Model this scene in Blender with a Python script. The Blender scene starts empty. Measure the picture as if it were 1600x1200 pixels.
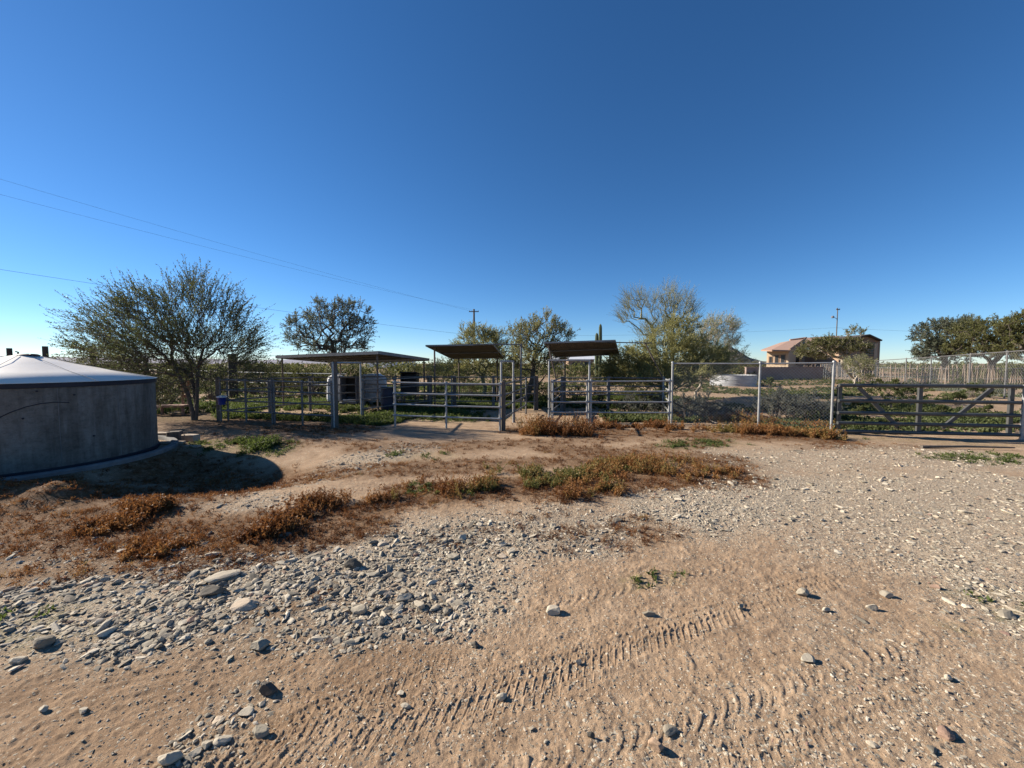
import bpy, math, random
import numpy as np
from mathutils import Vector, Matrix
R_ = math.radians
random.seed(7)
S = bpy.context.scene
COL = S.collection
rng = np.random.default_rng(11)

# ------------------------------------------------------------------ camera
F_PX, CAMH = 601.0, 1.7
PITCH = math.atan(32.0 / F_PX)
cam = bpy.data.cameras.new('camera'); camo = bpy.data.objects.new('camera', cam); COL.objects.link(camo)
cam.sensor_width = 36; cam.lens = 36 * F_PX / 1600; cam.clip_start = .05; cam.clip_end = 20000
camo.location = (0, 0, CAMH); camo.rotation_euler = (math.pi / 2 - PITCH, 0, 0)
S.camera = camo

def ray(px, py):
    u = (px - 800) / F_PX; v = (600 - py) / F_PX; c, s = math.cos(PITCH), math.sin(PITCH)
    return (u, c + v * s, -s + v * c)
def at(px, py, Y):                       # the point at distance Y seen at a photo pixel
    d = ray(px, py); t = Y / d[1]
    return np.array((d[0] * t, Y, CAMH + d[2] * t))
def g0(px, py, z=0.0):                   # where the sight line meets the ground
    d = ray(px, py); t = (z - CAMH) / d[2]
    return np.array((d[0] * t, d[1] * t, z))

# ------------------------------------------------------------------ noise
def _hash(ix, iy, seed):
    n = (ix.astype(np.int64) * 374761393 + iy.astype(np.int64) * 668265263 + seed * 974711) & 0xffffffff
    n = ((n ^ (n >> 13)) * 1274126177) & 0xffffffff
    n = ((n ^ (n >> 16)) * 2246822519) & 0xffffffff
    return ((n ^ (n >> 15)) & 0xffff) / 65535.0
def vnoise(x, y, seed=0):
    x = np.asarray(x, float); y = np.asarray(y, float)
    xi = np.floor(x); yi = np.floor(y); fx = x - xi; fy = y - yi
    fx = fx * fx * (3 - 2 * fx); fy = fy * fy * (3 - 2 * fy)
    a = _hash(xi, yi, seed); b = _hash(xi + 1, yi, seed); c = _hash(xi, yi + 1, seed); d = _hash(xi + 1, yi + 1, seed)
    return (a + (b - a) * fx) * (1 - fy) + (c + (d - c) * fx) * fy
def fbm(x, y, seed=0, o=4):
    s = 0; a = .5; f = 1
    for i in range(o):
        s = s + a * (vnoise(x * f, y * f, seed + i * 17) - .5) * 2; a *= .5; f *= 2.03
    return s
def sstep(a, b, x):
    t = np.clip((x - a) / (b - a), 0, 1); return t * t * (3 - 2 * t)
def capd(x, y, p, q):                    # distance to a segment
    dx, dy = q[0] - p[0], q[1] - p[1]; L = dx * dx + dy * dy + 1e-9
    t = np.clip(((x - p[0]) * dx + (y - p[1]) * dy) / L, 0, 1)
    return np.hypot(x - p[0] - t * dx, y - p[1] - t * dy)
def caps(lst):
    out = []
    for a in lst:
        out.append((g0(a[0], a[1]), g0(a[2], a[3]), a[4], a[5]))
    return out
GRAVEL = caps([(0, 965, 330, 925, .55, 1), (330, 925, 700, 890, .6, 1), (560, 960, 700, 930, .3, .9), (640, 850, 900, 830, .6, .95),
               (1080, 800, 1250, 765, .75, 1), (1250, 780, 1600, 770, 1.1, .8), (1480, 840, 1620, 920, 1.0, .75), (1300, 840, 1500, 900, .7, .5),
               (470, 745, 640, 700, .6, .6), (0, 865, 300, 850, .35, .5), (230, 770, 420, 790, .3, .5), (1000, 1190, 1200, 1150, .25, .15), (1340, 1010, 1560, 1180, .5, .2),
               (380, 1100, 300, 1200, .18, .35), (1200, 720, 1500, 710, 1.0, .6)])
BROWN = caps([(0, 800, 200, 840, .7, 1), (200, 840, 430, 830, .5, .9), (420, 840, 640, 780, .35, .9), (640, 775, 1130, 740, .5, .9),
              (810, 670, 1300, 688, .55, .9), (560, 735, 1000, 715, .5, .75), (850, 720, 1120, 690, .4, .6), (540, 940, 640, 975, .2, .4), (900, 840, 1020, 830, .3, .4),
              (100, 880, 330, 870, .25, .7), (1250, 700, 1450, 694, .3, .4), (400, 960, 480, 940, .12, .7), (250, 660, 480, 690, .9, .5)])
BROWN += caps([(240, 715, 440, 742, .75, 1), (0, 775, 240, 790, .5, 1), (0, 760, 330, 770, .6, 1), (0, 1120, 420, 1040, .5, .3), (380, 990, 620, 1010, .3, .35), (0, 1190, 300, 1180, .25, .3), (700, 700, 1000, 680, .5, .55), (480, 690, 640, 700, .5, .5), (255, 650, 520, 672, 1.0, 1), (560, 700, 860, 690, .4, .7), (330, 860, 560, 820, .4, .8), (0, 900, 260, 880, .3, .7), (700, 850, 900, 810, .3, .2), (870, 700, 1130, 720, .5, .8)])  # first strip: litter, also painting the tank's cast shadow darker
GREEN = caps([(625, 712, 690, 712, .3, .4), (330, 692, 440, 697, .45, 1), (980, 912, 1050, 905, .10, .45), (1575, 965, 1620, 960, .12, .8), (1500, 930, 1560, 925, .14, .4),
              (1490, 715, 1570, 712, .4, .8), (1460, 970, 1510, 985, .06, .5), (560, 640, 720, 652, 1.0, .8), (350, 640, 500, 632, 1.4, .7), (700, 640, 830, 636, .8, .8),
              (960, 636, 1040, 636, .8, .8), (1250, 630, 1600, 650, 1.2, .7), (660, 765, 760, 765, .25, .6), (930, 735, 1000, 730, .3, .5), (0, 985, 60, 960, .2, .6), (60, 1000, 160, 985, .12, .5), (1050, 695, 1130, 692, .4, .7), (1310, 680, 1600, 690, .3, .5), (250, 655, 420, 650, .8, .5), (1060, 655, 1300, 668, .4, .6)])
def mask(x, y, lst, seed):
    m = np.zeros_like(x)
    n = fbm(x * 1.3, y * 1.3, seed, 4) * .55 + fbm(x * 6, y * 6, seed + 3, 2) * .25
    for p, q, r, s in lst:
        m = np.maximum(m, s * sstep(-.5, .5, 1 - capd(x, y, p, q) / r + n))
    return m

# ------------------------------------------------------------------ ground height
TANK = np.array((-8.58, 6.78))
def gh(x, y):
    x = np.asarray(x, float); y = np.asarray(y, float)
    r = np.hypot(x, y)
    z = .05 * fbm(x / 4, y / 4, 3, 3) * sstep(2, 6, r)
    z = z + .26 * np.exp(-(capd(x, y, (-7.4, 4.75), (-5.6, 4.6)) / .33) ** 2) * (1 + .4 * fbm(x * 2, y * 2, 9, 3))
    z = z + .07 * np.exp(-(capd(x, y, (-5.0, 4.5), (-2.6, 4.9)) / .5) ** 2)
    z = z - .30 * np.exp(-((capd(x, y, (-5.6, 6.6), (-4.3, 6.2)) / 1.05) ** 2)) * sstep(1.9, 2.6, np.hypot(x - TANK[0], y - TANK[1]))
    z = z - .10 * np.exp(-(((x - 10.5) / 3.2) ** 2 + ((y - 8.6) / 1.6) ** 2))
    z = z + .38 * np.exp(-(((x - 9.7) / 1.7) ** 2 + ((y - 15.5) / 1.3) ** 2))
    z = z + .25 * np.exp(-(((x - 16) / 4) ** 2 + ((y - 17) / 2) ** 2))
    z = z + sstep(60, 500, r) * 1.2 * fbm(x / 160, y / 160, 5, 2)
    return z
def gz(p): return float(gh(np.array([p[0]]), np.array([p[1]]))[0])
def G(px, py):
    p = g0(px, py); p[2] = gz(p); return p

def on(px, Y):
    p = at(px, 568, Y); p[2] = 0; p[2] = gz(p); return p
def tracks(x, y):
    """tyre prints pressed in the soft sand"""
    z = np.zeros_like(x)
    def frame(p, q):
        d = np.array(q[:2]) - np.array(p[:2]); L = np.hypot(*d); d /= L
        s = (x - p[0]) * d[0] + (y - p[1]) * d[1]; t = -(x - p[0]) * d[1] + (y - p[1]) * d[0]
        return s, t, L
    wob = .016 * fbm(x * 6, y * 6, 21, 3) + .008 * fbm(x * 22, y * 22, 22, 2); fade = .6 + .5 * sstep(-.3, .5, fbm(x * 1.8, y * 1.8, 33, 4)) * (.6 + .4 * sstep(-.3, .3, fbm(x * 11, y * 11, 34, 2)))
    for (a, b, c, d), w, kind, dep in (((230, 1215, 1420, 868), .15, 0, .017), ((480, 1260, 1560, 960), .12, 1, .011), ((60, 1290, 760, 985), .14, 0, .014),
                                     ((980, 1230, 1560, 1000), .10, 0, .010), ((-60, 1110, 520, 985), .12, 3, .011), ((-60, 1190, 420, 1030), .12, 3, .013),
                                     ((700, 960, 1180, 870), .12, 1, .009), ((420, 1200, 1000, 1010), .11, 0, .012), ((1230, 1210, 1150, 960), .05, 4, .012)):
        s, t, L = frame(g0(a, b), g0(c, d)); s = s + wob; t = t + wob + .03 * np.sin(s * 1.3)
        inside = sstep(w + .012, w - .012, np.abs(t)) * sstep(-.3, .5, s) * sstep(L + .2, L - .6, s)
        edge = np.exp(-((np.abs(t) - w - .02) / .016) ** 2) * sstep(-.3, .5, s) * sstep(L + .2, L - .6, s)
        if kind == 0:      # chevron ribs with zigzag centre lines
            p1 = np.abs(((s + np.abs(t) * .7) / .052) % 1 - .5) * 2
            zz = np.abs(((s / .052) % 1) - .5) * .03
            groove = np.maximum(sstep(.22, .08, p1), sstep(.009, .004, np.abs(np.abs(t) - .042 - zz + .008)))
            pat = -.35 + groove * 1.0
        elif kind == 1:    # curved lugs
            s = s + .03 * fbm(x * 4, y * 4, 25, 2); p1 = np.abs(((s + t * t * 9 + .3 * t) / .075) % 1 - .5) * 2
            pat = -.5 + sstep(.55, .2, p1) * 1.25
        elif kind == 2:    # fine bars
            p1 = np.abs(((s - t * .6) / .03) % 1 - .5) * 2; p2 = np.abs((t / .045) % 1 - .5) * 2
            pat = -.3 + np.maximum(sstep(.45, .2, p1), sstep(.25, .1, p2)) * .8
        elif kind == 3:    # long ruts
            p2 = np.abs((t / .065) % 1 - .5) * 2
            pat = -.4 + sstep(.5, .2, p2) * 1.1 + .3 * fbm(s * 12, t * 12, 5, 2)
        else:
            pat = -.8
        z = z + .41 * dep * (inside * pat + .35 * edge) * fade
    return z
def fine(x, y):
    r = np.hypot(x, y); f = sstep(9, 5, r)
    gm = .5
    z = f * (.012 * fbm(x * 2.2, y * 2.2, 41, 4) + (.013 * np.maximum(0, fbm(x * 14, y * 14, 45, 3)) + .010 * np.maximum(0, fbm(x * 30, y * 30, 46, 2) - .15)) + .0045 * fbm(x * 42, y * 42, 47, 2))
    return z + tracks(x, y) * sstep(6, 4.5, r)
def ground_z(p):
    a = np.array([p[0]]); b = np.array([p[1]]); return float(gh(a, b)[0] + fine(a, b)[0])

# ------------------------------------------------------------------ materials
MATS = {}
def newmat(name):
    m = bpy.data.materials.new(name); m.use_nodes = True; MATS[name] = m
    nt = m.node_tree; b = nt.nodes['Principled BSDF']
    return m, nt, b
def nd(nt, t, **kw):
    n = nt.nodes.new(t)
    for k, v in kw.items():
        if k in n.inputs: n.inputs[k].default_value = v
        else: setattr(n, k, v)
    return n
def ramp(nt, stops, fac):
    n = nt.nodes.new('ShaderNodeValToRGB'); e = n.color_ramp.elements
    while len(e) < len(stops): e.new(.5)
    for i, (p, c) in enumerate(stops): e[i].position = p; e[i].color = (*c, 1)
    nt.links.new(fac, n.inputs['Fac']); return n.outputs['Color']
def mixc(nt, fac, a, b, blend='MIX'):
    n = nt.nodes.new('ShaderNodeMix'); n.data_type = 'RGBA'; n.blend_type = blend
    for s, v in ((n.inputs['Factor'], fac), (n.inputs[6], a), (n.inputs[7], b)):
        if isinstance(v, (int, float)): s.default_value = v
        elif isinstance(v, tuple): s.default_value = (*v, 1)
        else: nt.links.new(v, s)
    return n.outputs[2]
def noise_out(nt, scale, detail=5, rough=.6, co='Object', stretch=None):
    tc = nt.nodes.new('ShaderNodeTexCoord'); src = tc.outputs[co]
    if stretch:
        mp = nt.nodes.new('ShaderNodeMapping'); mp.inputs['Scale'].default_value = stretch; nt.links.new(src, mp.inputs['Vector']); src = mp.outputs['Vector']
    n = nd(nt, 'ShaderNodeTexNoise', Scale=scale, Detail=detail, Roughness=rough); nt.links.new(src, n.inputs['Vector'])
    return n.outputs['Fac']
def bump(nt, b, h, strength=.3, dist=.01):
    n = nd(nt, 'ShaderNodeBump', Strength=strength, Distance=dist); nt.links.new(h, n.inputs['Height']); nt.links.new(n.outputs['Normal'], b.inputs['Normal'])
def rough_mat(name, c1, c2, scale=6, rough=.8, metal=0, bs=.2, bd=.004, stretch=None, spec=.3):
    m, nt, b = newmat(name)
    f = noise_out(nt, scale, 6, .65, stretch=stretch)
    nt.links.new(ramp(nt, [(.3, c1), (.7, c2)], f), b.inputs['Base Color'])
    b.inputs['Roughness'].default_value = rough; b.inputs['Metallic'].default_value = metal; b.inputs['Specular IOR Level'].default_value = spec
    bump(nt, b, noise_out(nt, scale * 5, 4, .6, stretch=stretch), bs, bd)
    return m
def leaf_mat(name, stops, transl=.3, rough=.6):
    m, nt, b = newmat(name)
    a = nt.nodes.new('ShaderNodeAttribute'); a.attribute_name = 'tint'
    c = ramp(nt, stops, a.outputs['Fac']); nt.links.new(c, b.inputs['Base Color'])
    b.inputs['Roughness'].default_value = rough; b.inputs['Specular IOR Level'].default_value = .25
    t = nt.nodes.new('ShaderNodeBsdfTranslucent'); nt.links.new(c, t.inputs['Color'])
    mx = nt.nodes.new('ShaderNodeMixShader'); mx.inputs[0].default_value = transl + .12
    nt.links.new(b.outputs[0], mx.inputs[1]); nt.links.new(t.outputs[0], mx.inputs[2])
    nt.links.new(mx.outputs[0], nt.nodes['Material Output'].inputs['Surface'])
    return m
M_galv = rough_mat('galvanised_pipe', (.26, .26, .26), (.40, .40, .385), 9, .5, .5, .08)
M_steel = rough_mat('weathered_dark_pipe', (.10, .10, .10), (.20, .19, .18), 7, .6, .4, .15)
M_rust = rough_mat('rusty_pipe', (.10, .075, .06), (.20, .15, .12), 8, .75, .2, .2)
M_gate = rough_mat('grey_painted_gate', (.06, .062, .06), (.10, .10, .097), 5, .42, .3, .06)
M_wood = rough_mat('grey_weathered_wood', (.075, .062, .052), (.16, .135, .11), 5, .9, 0, .5, .006, (6, 6, 1))
M_wood_p = rough_mat('pale_weathered_wood', (.26, .20, .15), (.42, .34, .26), 5, .9, 0, .5, .006, (5, 5, 1))
M_stake = rough_mat('dry_stakes', (.125, .09, .065), (.25, .19, .145), 3, .9, 0, .4, .006)
M_under = rough_mat('canopy_sheet', (.11, .095, .08), (.17, .15, .125), 3, .75, .1, .1)
M_canopy_top = rough_mat('canopy_edge_steel', (.20, .20, .20), (.30, .30, .29), 3, .55, .3, .1)
M_wire = rough_mat('wire', (.34, .35, .35), (.48, .49, .48), 3, .5, .6, 0)
M_cable = rough_mat('dark_cable', (.03, .035, .04), (.05, .05, .055), 3, .6, 0, 0)
M_band = rough_mat('dark_band', (.015, .016, .024), (.03, .03, .04), 4, .6, .1, .1)
M_ring = rough_mat('concrete_ring', (.12, .115, .11), (.2, .195, .185), 5, .9, 0, .4)
M_blue = rough_mat('blue_plastic', (.010, .022, .15), (.015, .035, .20), 4, .4, 0, .05)
M_white_pl = rough_mat('white_plastic', (.55, .56, .58), (.7, .71, .72), 3, .5, 0, .05)
M_tarp = rough_mat('white_tarp', (.55, .56, .60), (.82, .82, .84), 3.5, .6, 0, .6, .05)
M_black_pl = rough_mat('black_plastic', (.012, .012, .014), (.025, .025, .028), 5, .5, 0, .05)
M_barrel = rough_mat('dark_blue_plastic', (.02, .022, .04), (.035, .035, .06), 5, .5, 0, .05)
M_grey_box = rough_mat('grey_box', (.12, .12, .14), (.2, .2, .22), 5, .6, 0, .1)
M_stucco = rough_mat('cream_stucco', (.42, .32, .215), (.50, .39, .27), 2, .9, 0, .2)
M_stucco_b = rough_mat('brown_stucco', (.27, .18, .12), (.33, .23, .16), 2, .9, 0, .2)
M_glass = rough_mat('dark_window', (.02, .022, .025), (.04, .042, .045), 2, .15, 0, 0)
M_wallpink = rough_mat('block_wall', (.26, .19, .16), (.36, .27, .22), 3, .95, 0, .3)
M_white_paint = rough_mat('white_paint', (.66, .66, .66), (.76, .76, .75), 2, .5, 0, 0)
M_tyre = rough_mat('tyre_rubber', (.015, .015, .015), (.03, .03, .03), 3, .8, 0, 0)
M_bark = rough_mat('grey_brown_bark', (.065, .052, .042), (.13, .11, .09), 9, .9, 0, .6, .01)
M_pv_bark = rough_mat('green_bark', (.15, .15, .075), (.26, .25, .14), 7, .8, 0, .3)
M_pale_bark = rough_mat('pale_bark', (.26, .22, .17), (.40, .35, .28), 7, .8, 0, .3)
M_cactus = rough_mat('cactus_green', (.045, .06, .03), (.08, .10, .05), 7, .8, 0, .3)
def tile_mat():
    m, nt, b = newmat('clay_roof_tile')
    tc = nt.nodes.new('ShaderNodeTexCoord'); w = nd(nt, 'ShaderNodeTexWave', Scale=2.2, Distortion=1.0); nt.links.new(tc.outputs['Object'], w.inputs['Vector'])
    c = mixc(nt, noise_out(nt, 1.5), (.33, .20, .145), (.46, .31, .235))
    nt.links.new(mixc(nt, .35, c, ramp(nt, [(0, (.4, .4, .4)), (1, (1, 1, 1))], w.outputs['Fac']), 'MULTIPLY'), b.inputs['Base Color']); b.inputs['Roughness'].default_value = .85
    return m
M_tile = tile_mat()
L_mesq = leaf_mat('grey_green_leaves', [(0, (.045, .055, .02)), (.6, (.105, .122, .044)), (1, (.20, .20, .095))])
L_iron = leaf_mat('blue_green_leaves', [(0, (.05, .06, .036)), (.6, (.125, .14, .09)), (1, (.25, .26, .18))])
L_pv = leaf_mat('yellow_green_twigs', [(0, (.12, .12, .036)), (.6, (.26, .245, .085)), (1, (.38, .35, .17))])
L_pv2 = leaf_mat('pale_twigs', [(0, (.13, .14, .05)), (1, (.30, .30, .14))])
L_creo = leaf_mat('olive_leaves', [(0, (.045, .052, .018)), (.6, (.105, .112, .036)), (1, (.20, .19, .07))])
L_sage = leaf_mat('grey_leaves', [(0, (.06, .065, .05)), (.6, (.13, .135, .105)), (1, (.24, .235, .19))])
L_dry = leaf_mat('rust_brown_weed', [(0, (.07, .026, .010)), (.35, (.19, .078, .026)), (.62, (.30, .145, .048)), (.76, (.27, .18, .06)), (.88, (.15, .14, .04)), (1, (.075, .10, .025))], .25)
L_grass = leaf_mat('fresh_green', [(0, (.045, .065, .015)), (.6, (.09, .12, .03)), (1, (.16, .18, .055))], .35)
L_field = leaf_mat('field_weed_green', [(0, (.05, .065, .02)), (.6, (.11, .128, .045)), (1, (.20, .195, .09))])
L_olive = leaf_mat('dark_olive_leaves', [(0, (.065, .07, .022)), (.6, (.145, .148, .05)), (1, (.24, .225, .09))])

def stone_mat(name='stone'):
    m, nt, b = newmat(name)
    a = nt.nodes.new('ShaderNodeAttribute'); a.attribute_name = 'tint'
    c = ramp(nt, [(0, (.09, .08, .066)), (.2, (.175, .153, .12)), (.4, (.285, .25, .19)), (.6, (.40, .35, .27)), (.75, (.54, .48, .38)), (.88, (.38, .27, .18)), (1, (.22, .14, .11))], a.outputs['Fac'])
    c = mixc(nt, .55, c, ramp(nt, [(.3, (.62, .6, .58)), (.7, (1.1, 1.08, 1.05))], noise_out(nt, 35, 6, .7)), 'MULTIPLY')
    c = mixc(nt, ramp(nt, [(.55, (0, 0, 0)), (.75, (.5, .5, .5))], noise_out(nt, 14, 4)), c, (.40, .28, .19))
    nt.links.new(c, b.inputs['Base Color']); b.inputs['Roughness'].default_value = .85; b.inputs['Specular IOR Level'].default_value = .25
    bump(nt, b, noise_out(nt, 90, 5, .7), .35, .004)
    return m
M_stone = stone_mat()

def ground_mat():
    m, nt, b = newmat('desert_ground'); L = nt.links
    at_ = nt.nodes.new('ShaderNodeAttribute'); at_.attribute_name = 'cover'
    sp = nt.nodes.new('ShaderNodeSeparateColor'); L.new(at_.outputs['Color'], sp.inputs[0])
    gr, br, ge = sp.outputs[0], sp.outputs[1], sp.outputs[2]
    n_big = noise_out(nt, .55, 6, .6); n_mid = noise_out(nt, 5, 7, .7); n_fine = noise_out(nt, 60, 6, .75); n_grain = noise_out(nt, 420, 3, .7)
    sand = ramp(nt, [(.25, (.235, .16, .102)), (.5, (.365, .257, .167)), (.75, (.49, .365, .25))], n_mid)
    sand = mixc(nt, .5, sand, ramp(nt, [(.35, (.80, .76, .72)), (.65, (1.12, 1.1, 1.06))], n_big), 'MULTIPLY')
    sand = mixc(nt, .7, sand, ramp(nt, [(.3, (.62, .60, .58)), (.52, (1, 1, 1)), (.75, (1.2, 1.18, 1.15))], n_fine), 'MULTIPLY')
    sand = mixc(nt, .5, sand, ramp(nt, [(.3, (.65, .62, .6)), (.7, (1.2, 1.2, 1.2))], n_grain), 'MULTIPLY')
    # pebbles: each Voronoi cell its own stone colour
    tc = nt.nodes.new('ShaderNodeTexCoord')
    def peb(scale):
        v = nd(nt, 'ShaderNodeTexVoronoi', Scale=scale, Randomness=1); L.new(tc.outputs['Object'], v.inputs['Vector'])
        s2 = nt.nodes.new('ShaderNodeSeparateColor'); L.new(v.outputs['Color'], s2.inputs[0])
        c = ramp(nt, [(0, (.11, .095, .08)), (.25, (.22, .195, .155)), (.5, (.36, .32, .25)), (.75, (.54, .47, .36)), (1, (.34, .235, .15))], s2.outputs[0])
        return c, v.outputs['Distance'], s2.outputs[1]
    c1, d1, k1 = peb(48); c2, d2, k2 = peb(110)
    # share of cells that are stones grows with the gravel cover
    def gate_(k, d, base, gain, dmax):
        a = nd(nt, 'ShaderNodeMath', operation='MULTIPLY_ADD'); L.new(gr, a.inputs[0]); a.inputs[1].default_value = gain; a.inputs[2].default_value = base
        lt = nd(nt, 'ShaderNodeMath', operation='LESS_THAN'); L.new(k, lt.inputs[0]); L.new(a.outputs[0], lt.inputs[1])
        dd = nd(nt, 'ShaderNodeMath', operation='LESS_THAN'); L.new(d, dd.inputs[0]); dd.inputs[1].default_value = dmax
        mu = nd(nt, 'ShaderNodeMath', operation='MULTIPLY'); L.new(lt.outputs[0], mu.inputs[0]); L.new(dd.outputs[0], mu.inputs[1]); return mu.outputs[0]
    f1 = gate_(k1, d1, .07, .75, .46); f2 = gate_(k2, d2, .16, .75, .46)
    col = mixc(nt, gr, sand, mixc(nt, .5, sand, (.36, .31, .235)))
    # organic litter, also deepening the tank's shadow by colour
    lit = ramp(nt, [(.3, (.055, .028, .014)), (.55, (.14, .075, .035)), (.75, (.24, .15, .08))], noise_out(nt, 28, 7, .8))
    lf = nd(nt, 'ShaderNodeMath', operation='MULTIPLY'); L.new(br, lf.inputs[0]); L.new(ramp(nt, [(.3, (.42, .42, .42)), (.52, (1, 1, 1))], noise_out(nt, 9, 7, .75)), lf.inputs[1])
    col = mixc(nt, f2, col, c2); col = mixc(nt, f1, col, c1)
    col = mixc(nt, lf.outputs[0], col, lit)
    gf = nd(nt, 'ShaderNodeMath', operation='MULTIPLY'); L.new(ge, gf.inputs[0]); L.new(ramp(nt, [(.4, (0, 0, 0)), (.65, (.85, .85, .85))], noise_out(nt, 12, 6, .75)), gf.inputs[1])
    col = mixc(nt, gf.outputs[0], col, mixc(nt, n_fine, (.05, .065, .018), (.10, .12, .035)))
    L.new(col, b.inputs['Base Color']); b.inputs['Roughness'].default_value = .95; b.inputs['Specular IOR Level'].default_value = .12
    # relief
    def addh(a, fa, b_, fb):
        x = nd(nt, 'ShaderNodeMath', operation='MULTIPLY'); L.new(b_, x.inputs[0]); x.inputs[1].default_value = fb
        y = nd(nt, 'ShaderNodeMath', operation='MULTIPLY_ADD'); L.new(a, y.inputs[0]); y.inputs[1].default_value = fa; L.new(x.outputs[0], y.inputs[2]); return y.outputs[0]
    dome1 = nd(nt, 'ShaderNodeMath', operation='MULTIPLY'); L.new(f1, dome1.inputs[0]); L.new(ramp(nt, [(0, (1, 1, 1)), (.5, (.3, .3, .3))], d1), dome1.inputs[1])
    dome2 = nd(nt, 'ShaderNodeMath', operation='MULTIPLY'); L.new(f2, dome2.inputs[0]); L.new(ramp(nt, [(0, (1, 1, 1)), (.5, (.3, .3, .3))], d2), dome2.inputs[1])
    h = addh(n_fine, 1.3, dome1.outputs[0], .9); h = addh(h, 1, dome2.outputs[0], .4); h = addh(h, 1, n_grain, .25)
    bump(nt, b, h, .75, .012)
    return m
M_ground = ground_mat()

# ------------------------------------------------------------------ mesh building
def tag(o, label=None, cat=None, group=None, kind=None):
    if label: o['label'] = label
    if cat: o['category'] = cat
    if group: o['group'] = group
    if kind: o['kind'] = kind
    return o
def thing(name, loc, label, cat, group=None, rz=0):
    o = bpy.data.objects.new(name, None); COL.objects.link(o); o.location = loc; o.rotation_euler = (0, 0, rz); o.empty_display_size = .2
    return tag(o, label, cat, group)
def bulk(name, V, F, mat, parent=None, origin=(0, 0, 0), tint=None, smooth=False, link=True):
    V = np.asarray(V, np.float32) - np.asarray(origin, np.float32); F = np.asarray(F, np.int32)
    me = bpy.data.meshes.new(name); k = F.shape[1]
    me.vertices.add(len(V)); me.vertices.foreach_set('co', V.ravel())
    me.loops.add(F.size); me.loops.foreach_set('vertex_index', F.ravel())
    me.polygons.add(len(F)); me.polygons.foreach_set('loop_start', np.arange(0, F.size, k, dtype=np.int32)); me.polygons.foreach_set('loop_total', np.full(len(F), k, np.int32))
    me.polygons.foreach_set('use_smooth', np.full(len(F), smooth, dtype=bool))
    me.update(calc_edges=True)
    if tint is not None:
        a = me.attributes.new('tint', 'FLOAT', 'POINT'); a.data.foreach_set('value', np.asarray(tint, np.float32))
    me.materials.append(mat)
    o = bpy.data.objects.new(name, me); COL.objects.link(o)
    if parent: o.parent = parent
    else: o.location = origin
    return o
class MB:
    def __init__(s): s.v = []; s.f = []
    def add(s, vs, fs):
        n = len(s.v); s.v += [tuple(map(float, p)) for p in vs]; s.f += [tuple(n + i for i in f) for f in fs]; return s
    def box(s, c, size, rz=0, ry=0, rx=0):
        m = Matrix.Rotation(rz, 3, 'Z') @ Matrix.Rotation(ry, 3, 'Y') @ Matrix.Rotation(rx, 3, 'X'); h = [d / 2 for d in size]
        b = min(.012, min(h) * .25)        # small chamfer
        vs = []; c = Vector(c)
        for sx in (-1, 1):
            for sy in (-1, 1):
                for sz in (-1, 1):
                    for a in range(3):
                        p = [sx * h[0], sy * h[1], sz * h[2]]
                        for q in range(3):
                            if q != a: p[q] -= math.copysign(b, p[q])
                        vs.append(c + m @ Vector(p))
        import bmesh
        bm = bmesh.new(); [bm.verts.new(v) for v in vs]; bmesh.ops.convex_hull(bm, input=bm.verts); bm.verts.index_update()
        s.add([v.co for v in bm.verts], [[v.index for v in f.verts] for f in bm.faces]); bm.free(); return s
    def tube(s, pts, r, n=8, caps=True):
        pts = [Vector(p) for p in pts]; rs = r if isinstance(r, (list, tuple)) else [r] * len(pts)
        vs = []; fs = []; prev = None
        for i, p in enumerate(pts):
            d = (pts[min(i + 1, len(pts) - 1)] - pts[max(i - 1, 0)]).normalized()
            a = Vector((0, 0, 1)) if abs(d.z) < .9 else Vector((1, 0, 0))
            if prev is not None: a = prev
            x = (a - d * a.dot(d)).normalized(); prev = x; y = d.cross(x)
            for k in range(n):
                t = 2 * math.pi * k / n; vs.append(p + rs[i] * (math.cos(t) * x + math.sin(t) * y))
        for i in range(len(pts) - 1):
            for k in range(n):
                k2 = (k + 1) % n; fs.append((i * n + k, i * n + k2, (i + 1) * n + k2, (i + 1) * n + k))
        if caps: fs.append(tuple(range(n))[::-1]); fs.append(tuple((len(pts) - 1) * n + k for k in range(n)))
        return s.add(vs, fs)
    def lathe(s, prof, c=(0, 0, 0), n=32, close=False):
        vs = []; fs = []
        for r, z in prof:
            for k in range(n):
                t = 2 * math.pi * k / n; vs.append((c[0] + r * math.cos(t), c[1] + r * math.sin(t), c[2] + z))
        for i in range(len(prof) - 1):
            for k in range(n):
                k2 = (k + 1) % n; fs.append((i * n + k, i * n + k2, (i + 1) * n + k2, (i + 1) * n + k))
        if close: fs.append(tuple(range(n))[::-1]); fs.append(tuple((len(prof) - 1) * n + k for k in range(n)))
        return s.add(vs, fs)
    def slab(s, q, th):       # thick sheet from four corner points, going down
        q = [Vector(p) for p in q]; nn = (q[1] - q[0]).cross(q[3] - q[0]).normalized()
        if nn.z < 0: nn = -nn; q = q[::-1]
        lo = [p - nn * th for p in q]
        return s.add(q + lo, [(0, 1, 2, 3), (7, 6, 5, 4)] + [(i, i + 4, (i + 1) % 4 + 4, (i + 1) % 4) for i in range(4)])
    def build(s, name, mat, parent=None, origin=(0, 0, 0), angle=40):
        me = bpy.data.meshes.new(name); o_ = Vector(origin)
        me.from_pydata([Vector(p) - o_ for p in s.v], [], s.f); me.update()
        import bmesh
        bm = bmesh.new(); bm.from_mesh(me); bmesh.ops.recalc_face_normals(bm, faces=bm.faces); bm.to_mesh(me); bm.free()
        me.polygons.foreach_set('use_smooth', [True] * len(me.polygons)); me.set_sharp_from_angle(angle=R_(angle))
        me.materials.append(mat); o = bpy.data.objects.new(name, me); COL.objects.link(o)
        if parent: o.parent = parent
        else: o.location = origin
        return o
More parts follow.
